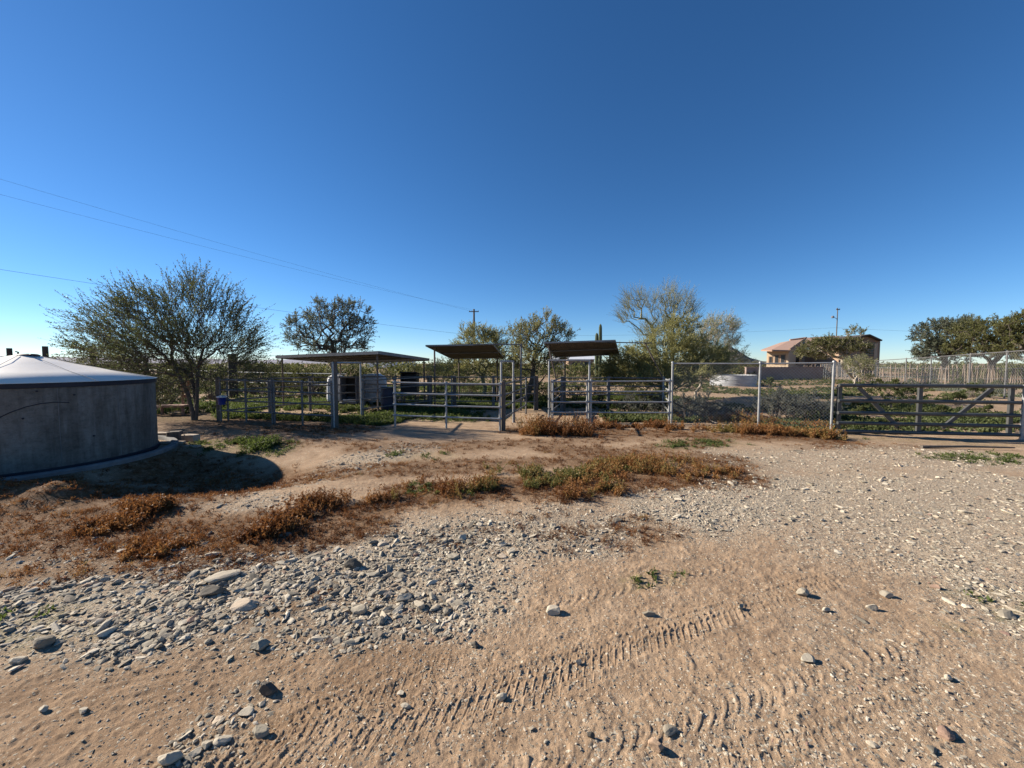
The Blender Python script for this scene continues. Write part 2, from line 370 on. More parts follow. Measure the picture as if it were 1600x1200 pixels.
def V3(*a): return np.array(a, float)

# ------------------------------------------------------------------ the ground sheet
def make_ground():
    a1 = np.linspace(R_(-66), R_(66), 1250); a2 = np.linspace(R_(66), R_(294), 60)[1:-1]
    ang = np.concatenate([a1, a2])
    r = [.25, .6, .9]; 
    while r[-1] < 9: r.append(r[-1] * 1.0042 if r[-1] > 1.35 else r[-1] * 1.05)
    while r[-1] < 60: r.append(r[-1] * 1.018)
    while r[-1] < 9000: r.append(r[-1] * 1.12)
    r = np.array(r); A, Rr = np.meshgrid(ang, r)
    x = (Rr * np.sin(A)).ravel(); y = (Rr * np.cos(A)).ravel()
    z = gh(x, y) + fine(x, y)
    n = len(ang); m = len(r)
    i = np.arange(m - 1)[:, None] * n; k = np.arange(n)[None, :]; k2 = (k + 1) % n
    F = np.stack([i + k, i + n + k, i + n + k2, i + k2], -1).reshape(-1, 4)
    V = np.stack([x, y, z], 1)
    V = np.vstack([V, [[0, 0, 0]]])
    o = bulk('ground', V, F, M_ground, smooth=True)
    # close the hole under the camera
    me = o.data
    cov = np.zeros((len(V), 4), np.float32); cov[:, 3] = 1
    near = np.hypot(V[:, 0], V[:, 1]) < 70
    xs, ys = V[near, 0], V[near, 1]
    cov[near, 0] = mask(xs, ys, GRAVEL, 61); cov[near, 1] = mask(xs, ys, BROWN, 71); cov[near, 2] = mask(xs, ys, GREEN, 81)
    far = np.hypot(V[:, 0], V[:, 1]); fx = V[:, 0]; fy = V[:, 1]
    f = sstep(11, 16, fy) * (.15 + .85 * sstep(-.1, .3, fbm(fx / 3.5, fy / 2, 91, 3))) * sstep(400, 60, far)
    cov[:, 2] = np.maximum(cov[:, 2], f * .6)
    mound = np.exp(-(((fx - 9.7) / 1.7) ** 2 + ((fy - 15.2) / 1.2) ** 2)); cov[:, 2] *= 1 - .9 * sstep(.25, .6, mound)
    cov[:, 1] = np.maximum(cov[:, 1], sstep(25, 60, far) * .6)
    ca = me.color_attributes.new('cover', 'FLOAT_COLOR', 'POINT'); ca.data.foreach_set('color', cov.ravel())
    tag(o, kind='structure')
    return o
make_ground()

# ------------------------------------------------------------------ stones
def ico(sub):
    import bmesh
    bm = bmesh.new(); bmesh.ops.create_icosphere(bm, subdivisions=sub, radius=1); bm.verts.index_update()
    v = np.array([p.co[:] for p in bm.verts]); f = np.array([[q.index for q in p.verts] for p in bm.faces]); bm.free(); return v, f
def protos(sub, n, sharp):
    out = []
    v0, f = ico(sub)
    for i in range(n):
        v = v0.copy()
        for k in range(sharp):           # cut flat facets
            d = rng.normal(size=3); d /= np.linalg.norm(d); c = rng.uniform(.3, .75); h = v @ d
            v = v - np.outer(np.maximum(h - c, 0), d)
        v *= 1 + .08 * rng.normal(size=(len(v), 1)); out.append(v)
    return out, f
P_small, F_small = protos(1, 20, 4)
P_big, F_big = protos(2, 24, 9)
def stones(name, P, S3, protos_, f, tint):
    n = len(P); pid = rng.integers(0, len(protos_), n); PV = np.stack(protos_)[pid]           # n,v,3
    PV = PV * S3[:, None, :]
    a = rng.uniform(0, 2 * np.pi, n); tilt = rng.normal(0, .22, n)
    c, s = np.cos(tilt)[:, None], np.sin(tilt)[:, None]
    x, y, z = PV[..., 0], PV[..., 1], PV[..., 2]
    x, z = x * c - z * s, x * s + z * c
    c, s = np.cos(a)[:, None], np.sin(a)[:, None]
    x, y = x * c - y * s, x * s + y * c
    V = np.stack([x + P[:, 0:1], y + P[:, 1:2], z + P[:, 2:3]], -1).reshape(-1, 3)
    k = PV.shape[1]
    F = (f[None] + (np.arange(n) * k)[:, None, None]).reshape(-1, 3)
    return bulk(name, V, F, M_stone, tint=np.repeat(tint, k))
def scatter(n, ymin, ymax, power=1.0):
    """points over the view wedge with density falling with distance"""
    r = ymin * (ymax / ymin) ** (rng.uniform(0, 1, n) ** power); a = rng.uniform(R_(-57), R_(57), n)
    return r * np.sin(a), r * np.cos(a)
def make_gravel():
    x, y = scatter(340000, 1.5, 12.5, .82)
    gm = mask(x, y, GRAVEL, 61); bm_ = mask(x, y, BROWN, 71)
    dens = .125 + .05 * sstep(5, 8, y) + .06 * sstep(0, .4, fbm(x * .9, y * .9, 57, 3)) + .80 * gm ** 1.5 * (1 - .25 * sstep(1, -1, x)) - .03 * bm_ - .25 * bm_ * gm
    clump = sstep(-.5, .35, fbm(x * 1.7, y * 1.7, 55, 3)); dens = dens * (.35 + .65 * clump)
    keep = rng.uniform(0, 1, len(x)) < dens * .62
    tn = (np.abs((np.hypot(x - TANK[0], y - TANK[1]))) > 1.75); keep &= tn
    x, y, gm = x[keep], y[keep], gm[keep]; n = len(x)
    size = np.exp(rng.normal(np.log(.0062), .58, n)) * (1 + .35 * gm)
    left = sstep(1.0, -1.0, x) * gm; size *= (1 + .5 * left) * (1 + .5 * sstep(5, 10, np.hypot(x, y)))
    size = np.clip(size, .003, .007 + .045 * sstep(.1, .6, gm) + .02 * (rng.uniform(0, 1, n) < .03))
    z = gh(x, y) + fine(x, y)
    S3 = np.stack([size * rng.uniform(.95, 1.8, n), size * rng.uniform(.65, 1.0, n), size * rng.uniform(.25, .65, n)], 1)
    P = np.stack([x, y, z + S3[:, 2] * rng.uniform(-.15, .4, n)], 1)
    tint = np.clip(rng.beta(2.2, 1.7, n) * .80 + .06 * sstep(-1, 2, x) + .1 * fbm(x * 3, y * 3, 88, 2) + (rng.uniform(0, 1, n) < .1) * .3, 0, 1)
    big = size > .021
    o1 = stones('gravel', P[~big], S3[~big], P_small, F_small, tint[~big]); tag(o1, 'loose grey and tan gravel spread over the sandy yard', 'gravel', kind='stuff')
    o2 = stones('cobbles', P[big], S3[big], P_big, F_big, tint[big]); tag(o2, 'larger grey river cobbles thickly strewn among the gravel', 'gravel', kind='stuff')
make_gravel()

BIG = [  # px, py, width px, flatness, tint, label
 (865, 958, 24, .6, .72, 'pale chunky stone lying alone above the chevron tyre print'),
 (1013, 961, 20, .45, .33, 'grey green flat stone at the upper right of the chevron tyre print'),
 (784, 1091, 18, .7, .70, 'rounded whitish stone in the middle of the tyre prints'),
 (635, 1105, 19, .4, .62, 'pale broken flat stone beside the lower chevron print'),
 (923, 1152, 13, .8, .02, 'small dark round stone in bare sand near the bottom edge'),
 (1025, 1170, 25, .75, .90, 'smooth rounded brown stone in bare sand at the bottom'),
 (1047, 1144, 26, .35, .30, 'flat angular grey stone above the smooth brown stone'),
 (743, 1010, 15, .7, .05, 'dark grey stone at the gravel edge above the tyre print'),
 (904, 1038, 11, .8, .74, 'little white pebble in the sand among tyre prints'),
 (1263, 1032, 24, .5, .75, 'bright white oblong stone alone on sand right of the tracks'),
 (1157, 951, 12, .8, .4, 'small grey pebble on sand at the right end of the tracks'),
 (1290, 954, 14, .6, .66, 'pale pebble just below a small row of stones at right'),
 (1362, 951, 18, .7, .60, 'lumpy tan stone casting a dark shadow right of the row of stones'),
 (1384, 931, 17, .6, .55, 'grey stone at the left edge of the right hand gravel'),
 (1254, 930, 20, .6, .50, 'largest stone of the small row on the sand at right'),
 (1478, 1150, 32, .45, .97, 'large reddish brown oval stone at the lower right'),
 (1456, 1174, 20, .3, .22, 'flat dark grey stone below the reddish brown oval stone'),
 (1363, 1165, 17, .4, .6, 'pale chipped stone left of the reddish brown oval stone'),
 (1480, 1060, 15, .6, .73, 'cream pebble in gritty sand near the right edge'),
 (408, 1147, 28, .65, .38, 'smooth grey rounded stone in the ruts at lower left'),
 (268, 1190, 42, .5, .62, 'large pale stone cut by the bottom edge of the photo at left'),
 (420, 1081, 28, .9, .0, 'dark upright block of stone with a black shadow in the ruts'),
 (385, 1113, 24, .35, .66, 'flat pale stone between the dark block and the grey rounded stone'),
 (408, 1012, 32, .5, .45, 'tilted two toned flat stone at the lower edge of the left gravel'),
 (65, 1008, 36, .5, .25, 'large grey olive oval cobble at the left edge'),
 (30, 1035, 24, .5, .6, 'pale cobble below the grey olive oval cobble at far left'),
 (383, 948, 38, .35, .82, 'long flat ochre stone in the left gravel'),
 (335, 926, 40, .4, .08, 'long dark slab of stone in the left gravel'),
 (348, 902, 46, .25, .68, 'long pale slab lying behind the long dark slab'),
 (553, 888, 30, .6, .03, 'dark angular block at the back of the left gravel'),
 (630, 937, 28, .4, .66, 'wide pale flat stone at the lower right of the cobbles'),
 (655, 950, 25, .5, .58, 'pale tilted stone next to the wide pale flat stone'),
 (562, 957, 25, .6, .52, 'grey stone with a flat top at the lower edge of the cobbles'),
 (333, 869, 21, .5, .74, 'white stone among brown litter behind the left gravel'),
 (446, 839, 22, .35, .12, 'dark slab by the end of the dry weed row'),
 (180, 1107, 0, 0, 0, ''),
 (68, 1110, 16, .5, .72, 'sharp pale stone standing in the sandy ruts at far left'),
 (130, 1112, 15, .5, .70, 'small pale stone right of the sharp pale stone at left'),
 (305, 1180, 20, .5, .66, 'pale pebble right of the large bottom edge stone'),
 (322, 1168, 18, .6, .58, 'egg shaped tan stone below the flat pale stone at lower left'),
 (350, 1160, 30, .4, .7, 'long white stone leaning in the grit at lower left'),
]
for px, py, w, fl, tn, lab in BIG:
    if not w: continue
    p = g0(px, py); p[2] = ground_z(p); d = p[1]
    hw = w / 2 * d / F_PX * 1.05
    v = P_big[random.randrange(len(P_big))].copy()
    v, f = (lambda a: a)(ico(3))
    for k in range(11):
        dd = rng.normal(size=3); dd /= np.linalg.norm(dd); c = rng.uniform(.5, .85); v = v - np.outer(np.maximum(v @ dd - c, 0), dd)
    v *= 1 + .02 * rng.normal(size=(len(v), 1))
    v = v / np.abs(v).max(0) * (hw, hw * random.uniform(.5, .8), hw * fl)
    a = random.uniform(-.5, .5); ca, sa = math.cos(a), math.sin(a); v = np.stack([v[:, 0] * ca - v[:, 1] * sa, v[:, 0] * sa + v[:, 1] * ca, v[:, 2] + hw * fl * .55], 1)
    o = bulk('stone', v, f, M_stone, tint=np.full(len(v), min(tn, .62) if tn < .8 else tn), smooth=False); o.location = p
    tag(o, lab, 'stone', 'bigger loose stones on the yard')

# ------------------------------------------------------------------ foliage helpers
def unit(a): return a / (np.linalg.norm(a, axis=-1, keepdims=True) + 1e-9)
def foliage(P, D, L, k, l, w, spread=.8, t0=.15, droop=0):
    n = len(P); idx = np.repeat(np.arange(n), k); N = len(idx)
    t = t0 + (1 - t0) * rng.uniform(0, 1, N)
    pos = P[idx] + D[idx] * (L[idx] * t)[:, None]; pos[:, 2] -= droop * (L[idx] * t) ** 2
    a = unit(D[idx] * .7 + rng.normal(size=(N, 3)) * spread); b = unit(np.cross(a, rng.normal(size=(N, 3))))
    ll = (l * rng.uniform(.6, 1.35, N))[:, None]; ww = (w * rng.uniform(.6, 1.35, N))[:, None]
    V = np.stack([pos, pos + a * ll * .5 + b * ww * .5, pos + a * ll, pos + a * ll * .5 - b * ww * .5], 1).reshape(-1, 3)
    F = np.arange(N * 4).reshape(-1, 4)
    base = rng.uniform(0, 1, n)
    tint = np.clip(.55 * base[idx] + .45 * rng.uniform(0, 1, N), 0, 1)
    return V, F, np.repeat(tint, 4)
def prisms(P0, P1, r0, r1, k=5):
    n = len(P0); d = unit(P1 - P0); a = np.where(np.abs(d[:, 2:3]) < .9, [[0, 0, 1.]], [[1., 0, 0]]); x = unit(np.cross(a, d)); y = np.cross(d, x)
    t = np.arange(k) * 2 * np.pi / k; ring = np.cos(t)[None, :, None] * x[:, None] + np.sin(t)[None, :, None] * y[:, None]
    V = np.concatenate([P0[:, None] + ring * r0[:, None, None], P1[:, None] + ring * r1[:, None, None]], 1).reshape(-1, 3)
    j = np.arange(k); j2 = (j + 1) % k; q = np.stack([j, j2, j2 + k, j + k], 1)
    F = (q[None] + (np.arange(n) * 2 * k)[:, None, None]).reshape(-1, 4)
    return V, F
def cat(parts):
    V = []; F = []; T = []; o = 0
    for p in parts:
        V.append(p[0]); F.append(p[1] + o); o += len(p[0])
        if len(p) > 2: T.append(p[2])
    return np.vstack(V), np.vstack(F), (np.concatenate(T) if T else None)

def skeleton(stems, A, bf=.25):
    """grow branches from stem polylines to the points A; returns nodes, parents"""
    N = []; par = []; plen = []
    for st in stems:
        for i, p in enumerate(st):
            if i == 0: par.append(-1 if not N else 0); N.append(np.array(p, float)); plen.append(0.)
            else:
                par.append(len(N) - 1); plen.append(plen[-1] + np.linalg.norm(np.array(p) - N[-1])); N.append(np.array(p, float))
    starts = set(); c = 0
    for st in stems: starts.add(c); c += len(st)
    order = np.argsort(np.linalg.norm(A - N[-1], axis=1))
    NN = np.array(N); PL = np.array(plen); blocked = np.zeros(len(N), bool)
    for s in starts: blocked[s] = True
    tip = []
    for i in order:
        a = A[i]; d = np.linalg.norm(NN - a, axis=1) + bf * PL; d[blocked] = 1e9
        j = int(np.argmin(d)); dist = np.linalg.norm(a - NN[j]); ns = max(1, int(dist / .45)); q = NN[j]; pj = j; pl = PL[j]
        add = []; 
        for s in range(1, ns + 1):
            t = s / ns; b = q + (a - q) * t
            if s < ns: b = b + rng.normal(0, .05, 3) * dist + np.array((0, 0, .06 * dist * math.sin(math.pi * t)))
            add.append(b); par.append(pj if s == 1 else len(NN) + s - 2)
        pls = [pl + dist * s / ns for s in range(1, ns + 1)]
        NN = np.vstack([NN, add]); PL = np.concatenate([PL, pls]); blocked = np.concatenate([blocked, np.zeros(ns, bool)]); tip.append(len(NN) - 1)
    return NN, np.array(par), np.array(tip)
def sample_ell(ells, n):
    vol = np.array([e[3] * e[4] * e[5] * (e[6] if len(e) > 6 else 1) for e in ells]); ids = rng.choice(len(ells), n, p=vol / vol.sum()); out = []
    for i in ids:
        e = ells[i]; d = rng.normal(size=3); d /= np.linalg.norm(d); r = rng.uniform(0, 1) ** .42
        out.append([e[0] + d[0] * r * e[3], e[1] + d[1] * r * e[4], e[2] + d[2] * r * e[5]])
    return np.array(out)
def ell(px, py, rx, ry, Y, dens=1, ydepth=None):
    c = at(px, py, Y); return (c[0], Y, c[2], rx * Y / F_PX, (ydepth or rx * Y / F_PX * .9), ry * Y / F_PX, dens)
def tree(name, base, ells, label, cat_, bark, leaf, n=250, stems=None, r0=.12, twigs=6, tl=.5, k=14, l=.05, w=.018, out=.8, up=.2, spread=.7, droop=0, center=None, tr=.004, group=None, bare=None, twig_share=1.0, parts=('trunk', 'crown'), jit=.5):
    base = np.array(base, float); A = sample_ell(ells, n); A = A[A[:, 2] > base[2] + .25]
    H = float(np.mean(A[:, 2]) - base[2])
    cm = A.mean(0)
    if stems is None:
        j = lambda f: base + (cm - base) * np.array((f, f, f)) * .8
        stems = [[base - (0, 0, .1), base + (0, 0, .12 * H), j(.35) + rng.normal(0, .04 * H, 3), j(.6)]]
    N, par, tips = skeleton(stems, A)
    m = len(N); wgt = np.zeros(m); wgt[tips] = 1
    for i in range(m - 1, 0, -1):
        if par[i] >= 0: wgt[par[i]] += wgt[i]
    rad = np.maximum(r0 * (wgt / wgt.max()) ** .48, tr * 1.3)
    rad[0] = max(rad[0], r0 * 1.25)
    i = np.array([q for q in range(m) if par[q] >= 0]); P0 = N[par[i]]; P1 = N[i]
    thick = rad[i] > .03
    rp = np.minimum(rad[par[i]], rad[i] * 1.35)
    parts_ = [prisms(P0[thick], P1[thick] + unit(P1[thick] - P0[thick]) * rad[i][thick, None] * .5, rp[thick], rad[i][thick], 8), ]
    if (~thick).any(): parts_.append(prisms(P0[~thick], P1[~thick], rp[~thick], rad[i][~thick], 4))
    # twigs at the outer nodes
    if center is None: center = base + (cm - base) * .45
    outer = np.where(wgt <= 3)[0]; outer = outer[outer > 3]
    T = np.repeat(outer, twigs); P = N[T] + rng.normal(0, .04, (len(T), 3))
    D = unit(unit(P - center) * out + rng.normal(size=P.shape) * jit + np.array((0, 0, up))); Lg = tl * rng.uniform(.5, 1.3, len(T))
    E = P + D * Lg[:, None]; E[:, 2] -= droop * Lg ** 2
    sel = rng.uniform(0, 1, len(P)) < twig_share
    parts_.append(prisms(P[sel], E[sel], np.full(sel.sum(), tr), np.full(sel.sum(), tr * .5), 3))
    o = thing(name, tuple(base), label, cat_, group)
    V, F, _ = cat(parts_); bulk('trunk', V, F, bark, o, base, smooth=True)
    if bare is not None:
        kk = bare(P); P, D, Lg = P[kk], D[kk], Lg[kk]
    V, F, t = foliage(P, D, Lg, k, l, w, spread, droop=droop); bulk('crown', V, F, leaf, o, base, tint=t)
    return o

# ------------------------------------------------------------------ trees
# big mesquite by the tank
Y1 = 11.4; b1 = on(299, Y1)
sA = [b1 - (0, 0, .1), b1 + (-.02, 0, .25), at(292, 612, Y1), at(280, 588, Y1), at(268, 560, Y1)]
sB = [b1 - (-.05, 0, .1), b1 + (.08, .03, .3), at(308, 610, Y1 + .1), at(309, 575, Y1 + .2), at(318, 545, Y1 + .2)]
sC = [b1 + (.0, .05, -.1), b1 + (.02, .1, .3), at(302, 600, Y1 + .4), at(296, 560, Y1 + .5)]
tree('mesquite_tree', b1, [ell(215, 515, 68, 30, Y1), ell(265, 492, 60, 32, Y1), ell(345, 508, 46, 38, Y1), ell(285, 550, 90, 34, Y1, 1.4), ell(365, 535, 34, 30, Y1), ell(235, 478, 45, 20, Y1), ell(308, 466, 36, 26, Y1, .8), ell(205, 562, 66, 26, Y1, 1.1), ell(365, 570, 40, 28, Y1, 1.0), ell(275, 592, 75, 20, Y1, 1.0), ell(180, 540, 45, 22, Y1)],
     'large spreading mesquite with upswept twigs behind the round water tank', 'tree', M_bark, L_mesq, n=620, stems=[sA, sB, sC], r0=.085, twigs=9, tl=.80, k=21, l=.05, w=.020, out=1.05, up=.12, spread=.4, center=at(308, 600, Y1), tr=.004, jit=.42, droop=.12)
# round tree behind the left canopy
Y2 = 20.0
tree('desert_tree', on(520, Y2), [ell(520, 505, 42, 26, Y2), ell(480, 522, 30, 20, Y2), ell(556, 520, 28, 28, Y2), ell(538, 484, 28, 15, Y2), ell(515, 542, 52, 14, Y2), ell(474, 502, 20, 13, Y2), ell(500, 483, 16, 12, Y2), ell(570, 500, 14, 16, Y2), ell(462, 535, 14, 14, Y2)],
     'rounded grey green tree rising behind the flat roofed shade canopy', 'tree', M_bark, L_iron, n=420, r0=.15, twigs=6, tl=.42, k=14, l=.085, w=.03, out=.7, up=.05, tr=.007, droop=.15)
# palo verdes in the middle
Y3 = 18.5
tree('palo_verde', on(757, Y3), [ell(750, 545, 40, 22, Y3), ell(745, 525, 25, 14, Y3), ell(775, 540, 18, 22, Y3), ell(755, 570, 48, 20, Y3), ell(700, 575, 26, 12, Y3)],
     'low yellow green palo verde behind the middle shade canopy', 'tree', M_pv_bark, L_pv, n=240, r0=.09, twigs=8, tl=.5, k=16, l=.13, w=.02, out=.9, up=.1, spread=.45, tr=.006, droop=.2)
Y4 = 16.0; b4 = on(816, Y4)
s4 = [b4 - (0, 0, .1), b4 + (.15, 0, .4), at(838, 605, Y4), at(850, 590, Y4)]
s4b = [b4 - (0, 0, .1), at(826, 615, Y4), at(832, 590, Y4), at(833, 570, Y4)]
tree('palo_verde', b4, [ell(830, 535, 34, 28, Y4), ell(848, 512, 20, 18, Y4), ell(868, 525, 26, 20, Y4), ell(815, 520, 20, 12, Y4), ell(840, 565, 42, 20, Y4), ell(800, 560, 14, 20, Y4)],
     'leaning palo verde between the two small shade canopies', 'tree', M_bark, L_pv, n=250, stems=[s4, s4b], r0=.10, twigs=7, tl=.42, k=13, l=.10, w=.022, out=.9, up=.3, spread=.5, tr=.006)
# the big palo verde group right of the canopies
Y5 = 17.5; b5 = on(1045, Y5)
s5 = [[b5 - (0, 0, .1), at(1040, 590, Y5), at(1025, 550, Y5), at(1018, 510, Y5)], [b5 - (0, 0, .1), at(1050, 590, Y5), at(1052, 540, Y5), at(1050, 500, Y5)]]
tree('palo_verde', b5, [ell(1000, 480, 28, 26, Y5, .7), ell(1050, 480, 32, 30, Y5, .9), ell(1075, 490, 20, 20, Y5, .5), ell(985, 500, 20, 14, Y5, .6), ell(1030, 520, 40, 20, Y5, .7)],
     'tallest palo verde with bare fanned grey branches against the sky', 'tree', M_pv_bark, L_pv2, n=270, stems=s5, r0=.10, twigs=9, tl=.6, k=3, l=.10, w=.008, out=1, up=.35, spread=.5, tr=.005)
Y5b = 15.5
tree('palo_verde', on(1035, Y5b), [ell(1050, 545, 45, 35, Y5b), ell(1000, 570, 55, 24, Y5b), ell(1060, 515, 24, 16, Y5b), ell(1085, 565, 52, 25, Y5b), ell(960, 580, 32, 18, Y5b, .9), ell(1030, 590, 80, 22, Y5b, 1.1)],
     'dense yellow green palo verde mound in front of the tallest bare one', 'tree', M_pv_bark, L_pv, n=560, r0=.10, twigs=8, tl=.5, k=17, l=.13, w=.02, out=.8, up=.25, spread=.45, tr=.006, droop=.15)
Y5c = 19.0
tree('palo_verde', on(1088, Y5c), [ell(1110, 530, 38, 30, Y5c), ell(1125, 508, 24, 20, Y5c, .7), ell(1120, 560, 38, 20, Y5c), ell(1095, 545, 30, 22, Y5c), ell(1085, 582, 34, 16, Y5c)],
     'grey twiggy palo verde at the right side of the palo verde group', 'tree', M_pale_bark, L_pv2, n=340, r0=.06, twigs=8, tl=.5, k=10, l=.12, w=.013, out=.9, up=.25, spread=.5, tr=.006)
# right side
Y6 = 34.0; b6 = on(1338, Y6)
tree('desert_tree', b6, [ell(1290, 549, 34, 13, Y6), ell(1322, 545, 28, 15, Y6), ell(1336, 522, 13, 9, Y6, .4), ell(1264, 548, 17, 12, Y6), ell(1285, 535, 20, 9, Y6, .8), ell(1300, 535, 16, 8, Y6, .6)],
     'flat topped olive tree with a pale trunk in front of the tan house', 'tree', M_pale_bark, L_olive, n=260, r0=.16, twigs=7, tl=.5, k=18, l=.13, w=.04, out=.7, up=.1, tr=.01)
Y7 = 26.0
tree('palo_verde', on(1334, Y7), [ell(1338, 572, 20, 14, Y7), ell(1345, 585, 16, 10, Y7)],
     'small pale sapling behind the corner post of the chain link fence', 'tree', M_pale_bark, L_pv2, n=90, r0=.04, twigs=7, tl=.35, k=14, l=.1, w=.02, out=.8, up=.3, tr=.006)
Y8 = 38.0
tree('desert_tree', on(1478, Y8), [ell(1475, 525, 36, 24, Y8), ell(1455, 545, 22, 16, Y8), ell(1500, 515, 26, 18, Y8), ell(1480, 552, 40, 14, Y8)],
     'grey green round tree behind the stake fence left of two olive trees', 'tree', M_bark, L_iron, n=340, r0=.22, twigs=7, tl=.6, k=22, l=.15, w=.055, out=.6, up=0, tr=.012)
Y9 = 31.0
tree('desert_tree', on(1548, Y9), [ell(1550, 525, 48, 26, Y9), ell(1525, 545, 36, 14, Y9), ell(1580, 540, 40, 20, Y9)],
     'brownish olive broad tree behind the far chain link fence', 'tree', M_bark, L_olive, n=340, r0=.2, twigs=8, tl=.55, k=22, l=.13, w=.04, out=.7, up=0, tr=.012)
Y10 = 28.0
tree('desert_tree', on(1612, Y10), [ell(1610, 515, 34, 30, Y10), ell(1625, 545, 40, 20, Y10)],
     'olive tree cut by the right edge of the photo', 'tree', M_bark, L_olive, n=280, r0=.2, twigs=8, tl=.5, k=22, l=.12, w=.04, out=.7, up=0, tr=.012)

# ------------------------------------------------------------------ bushes (one of each kind, then copies)
def bush(name, label, leaf, bark, h, wd, stems=26, k=40, l=.05, w=.02, group=None, catg='bush', spread=.9, tw=5):
    o = thing(name, (0, 0, 0), label, catg, group)
    n = stems; a = rng.uniform(0, 2 * np.pi, n); lean = rng.uniform(.05, 1.0, n) ** .8
    E = np.stack([np.cos(a) * lean * wd / 2, np.sin(a) * lean * wd / 2, h * (1 - .55 * lean ** 2) * rng.uniform(.65, 1.05, n)], 1)
    B = np.stack([np.cos(a), np.sin(a), np.zeros(n)], 1) * .06 * wd; Mid = (B + E) / 2 + np.array((0, 0, .12 * h))
    T = rng.uniform(.3, 1, (n, tw)); P = (Mid[:, None] + (E - Mid)[:, None] * T[..., None]).reshape(-1, 3)
    D = unit(np.repeat(E - B, tw, 0) / h * .8 + rng.normal(size=P.shape) * .6); Lg = rng.uniform(.12, .3, len(P)) * h
    parts_ = [prisms(B, Mid, np.full(n, .012 * h), np.full(n, .008 * h), 4), prisms(Mid, E, np.full(n, .008 * h), np.full(n, .004 * h), 4), prisms(P, P + D * Lg[:, None], np.full(len(P), .004 * h), np.full(len(P), .002 * h), 3)]
    V, F, _ = cat(parts_); bulk('stems', V, F, bark, o)
    V, F, t = foliage(P, D, Lg, k, l, w, spread); V[:, 2] = np.maximum(V[:, 2], .01); bulk('leaves', V, F, leaf, o, tint=t)
    return o
def dup(root, loc, rz, sc, label=None, group=None):
    r = root.copy(); COL.objects.link(r); r.location = loc; r.rotation_euler = (0, 0, rz); r.scale = (sc * random.uniform(.9, 1.2), sc * random.uniform(.9, 1.2), sc)
    if label: r['label'] = label
    if group: r['group'] = group
    for ch in root.children:
        c = ch.copy(); COL.objects.link(c); c.parent = r
    return r
used = set()
def place(root, loc, rz, sc, label, group):
    if root.name not in used:
        used.add(root.name); root.location = loc; root.rotation_euler = (0, 0, rz); root.scale = (sc, sc, sc); root['label'] = label; root['group'] = group; return root
    return dup(root, loc, rz, sc, label, group)
creo = [bush('creosote_bush', 'x', L_creo, M_bark, 1.6, 2.2, 30, 34, .07, .03), bush('creosote_bush', 'x', L_creo, M_bark, 1.5, 2.6, 34, 34, .07, .03)]
sage = [bush('grey_bush', 'x', L_sage, M_bark, .8, 1.3, 26, 40, .045, .016), bush('grey_bush', 'x', L_sage, M_bark, .7, 1.5, 26, 40, .045, .016)]
low = [bush('green_bush', 'x', L_field, M_bark, .5, 1.0, 20, 40, .05, .022)]
# behind the tank and the left pen
lab_a = 'olive creosote bush in the thicket behind the mesquite and left pen'; grp_a = 'creosote bushes behind the left pen'
for px, Y, sc in ((150, 17, .85), (190, 15, .8), (225, 17, .95), (250, 14, .75), (268, 19, 1.0), (330, 18, .9), (350, 22, 1.0), (395, 21, .95), (430, 19, .9), (455, 24, 1.15), (478, 20, .95), (497, 22, 1.0), (515, 26, 1.1), (545, 24, .95), (300, 24, 1.1), (120, 22, .9), (80, 25, .9), (30, 24, .8), (175, 27, 1.1), (232, 12.8, .5), (370, 26, 1.0), (410, 29, 1.1), (100, 30, 1.2), (440, 34, 1.2)):
    place(random.choice(creo), on(px, Y), random.uniform(0, 6.28), sc * random.uniform(.6, 1.25), lab_a, grp_a)
lab_b = 'creosote bush on the open flat beyond the pens'; grp_b = 'creosote bushes beyond the pens'
for px, Y, sc in ((580, 30, .6), (605, 36, .7), (640, 33, .65), (665, 40, .95), (650, 48, 1.0), (690, 30, .8), (720, 26, .7), (785, 28, .7), (810, 34, .8), (895, 30, .5), (915, 40, .8), (930, 26, .5), (870, 45, .7), (1130, 45, 1), (1155, 60, 1.4), (1180, 70, 1.3), (1175, 40, .6), (1210, 42, .5)):
    place(random.choice(creo), on(px, Y), random.uniform(0, 6.28), sc, lab_b, grp_b)
lab_d = 'dark low bush in the shade behind the pipe panels'; grp_d = 'dark bushes behind the pens'
for px, Y, sc in ((800, 17, .5), (835, 18, .55), (865, 16.5, .5), (900, 17.5, .42), (940, 17, .42), (985, 18, .45), (1010, 16, .4), (775, 18.5, .45), (735, 20, .45), (690, 19, .4)):
    place(random.choice(creo), on(px, Y), random.uniform(0, 6.28), sc, lab_d, grp_d)
lab_c = 'scraggly grey bush growing behind the chain link fence'; grp_c = 'grey bushes behind the chain link'
for px, Y, sc in ((1075, 11.3, .9), (1098, 11.6, .95), (1122, 11.4, .7), (1150, 11.6, .5), (1215, 11.6, .95), (1240, 11.4, .9), (1265, 11.8, .95), (1290, 11.6, .8), (1225, 12.6, 1.0), (1060, 13, .6), (985, 13.0, .75), (1005, 12.6, .8), (1025, 13.4, .7)):
    place(random.choice(sage), on(px, Y), random.uniform(0, 6.28), sc, lab_c, grp_c)
lab_e = 'dark green bush on the weedy slope behind the grey gate'; grp_e = 'green bushes behind the grey gate'
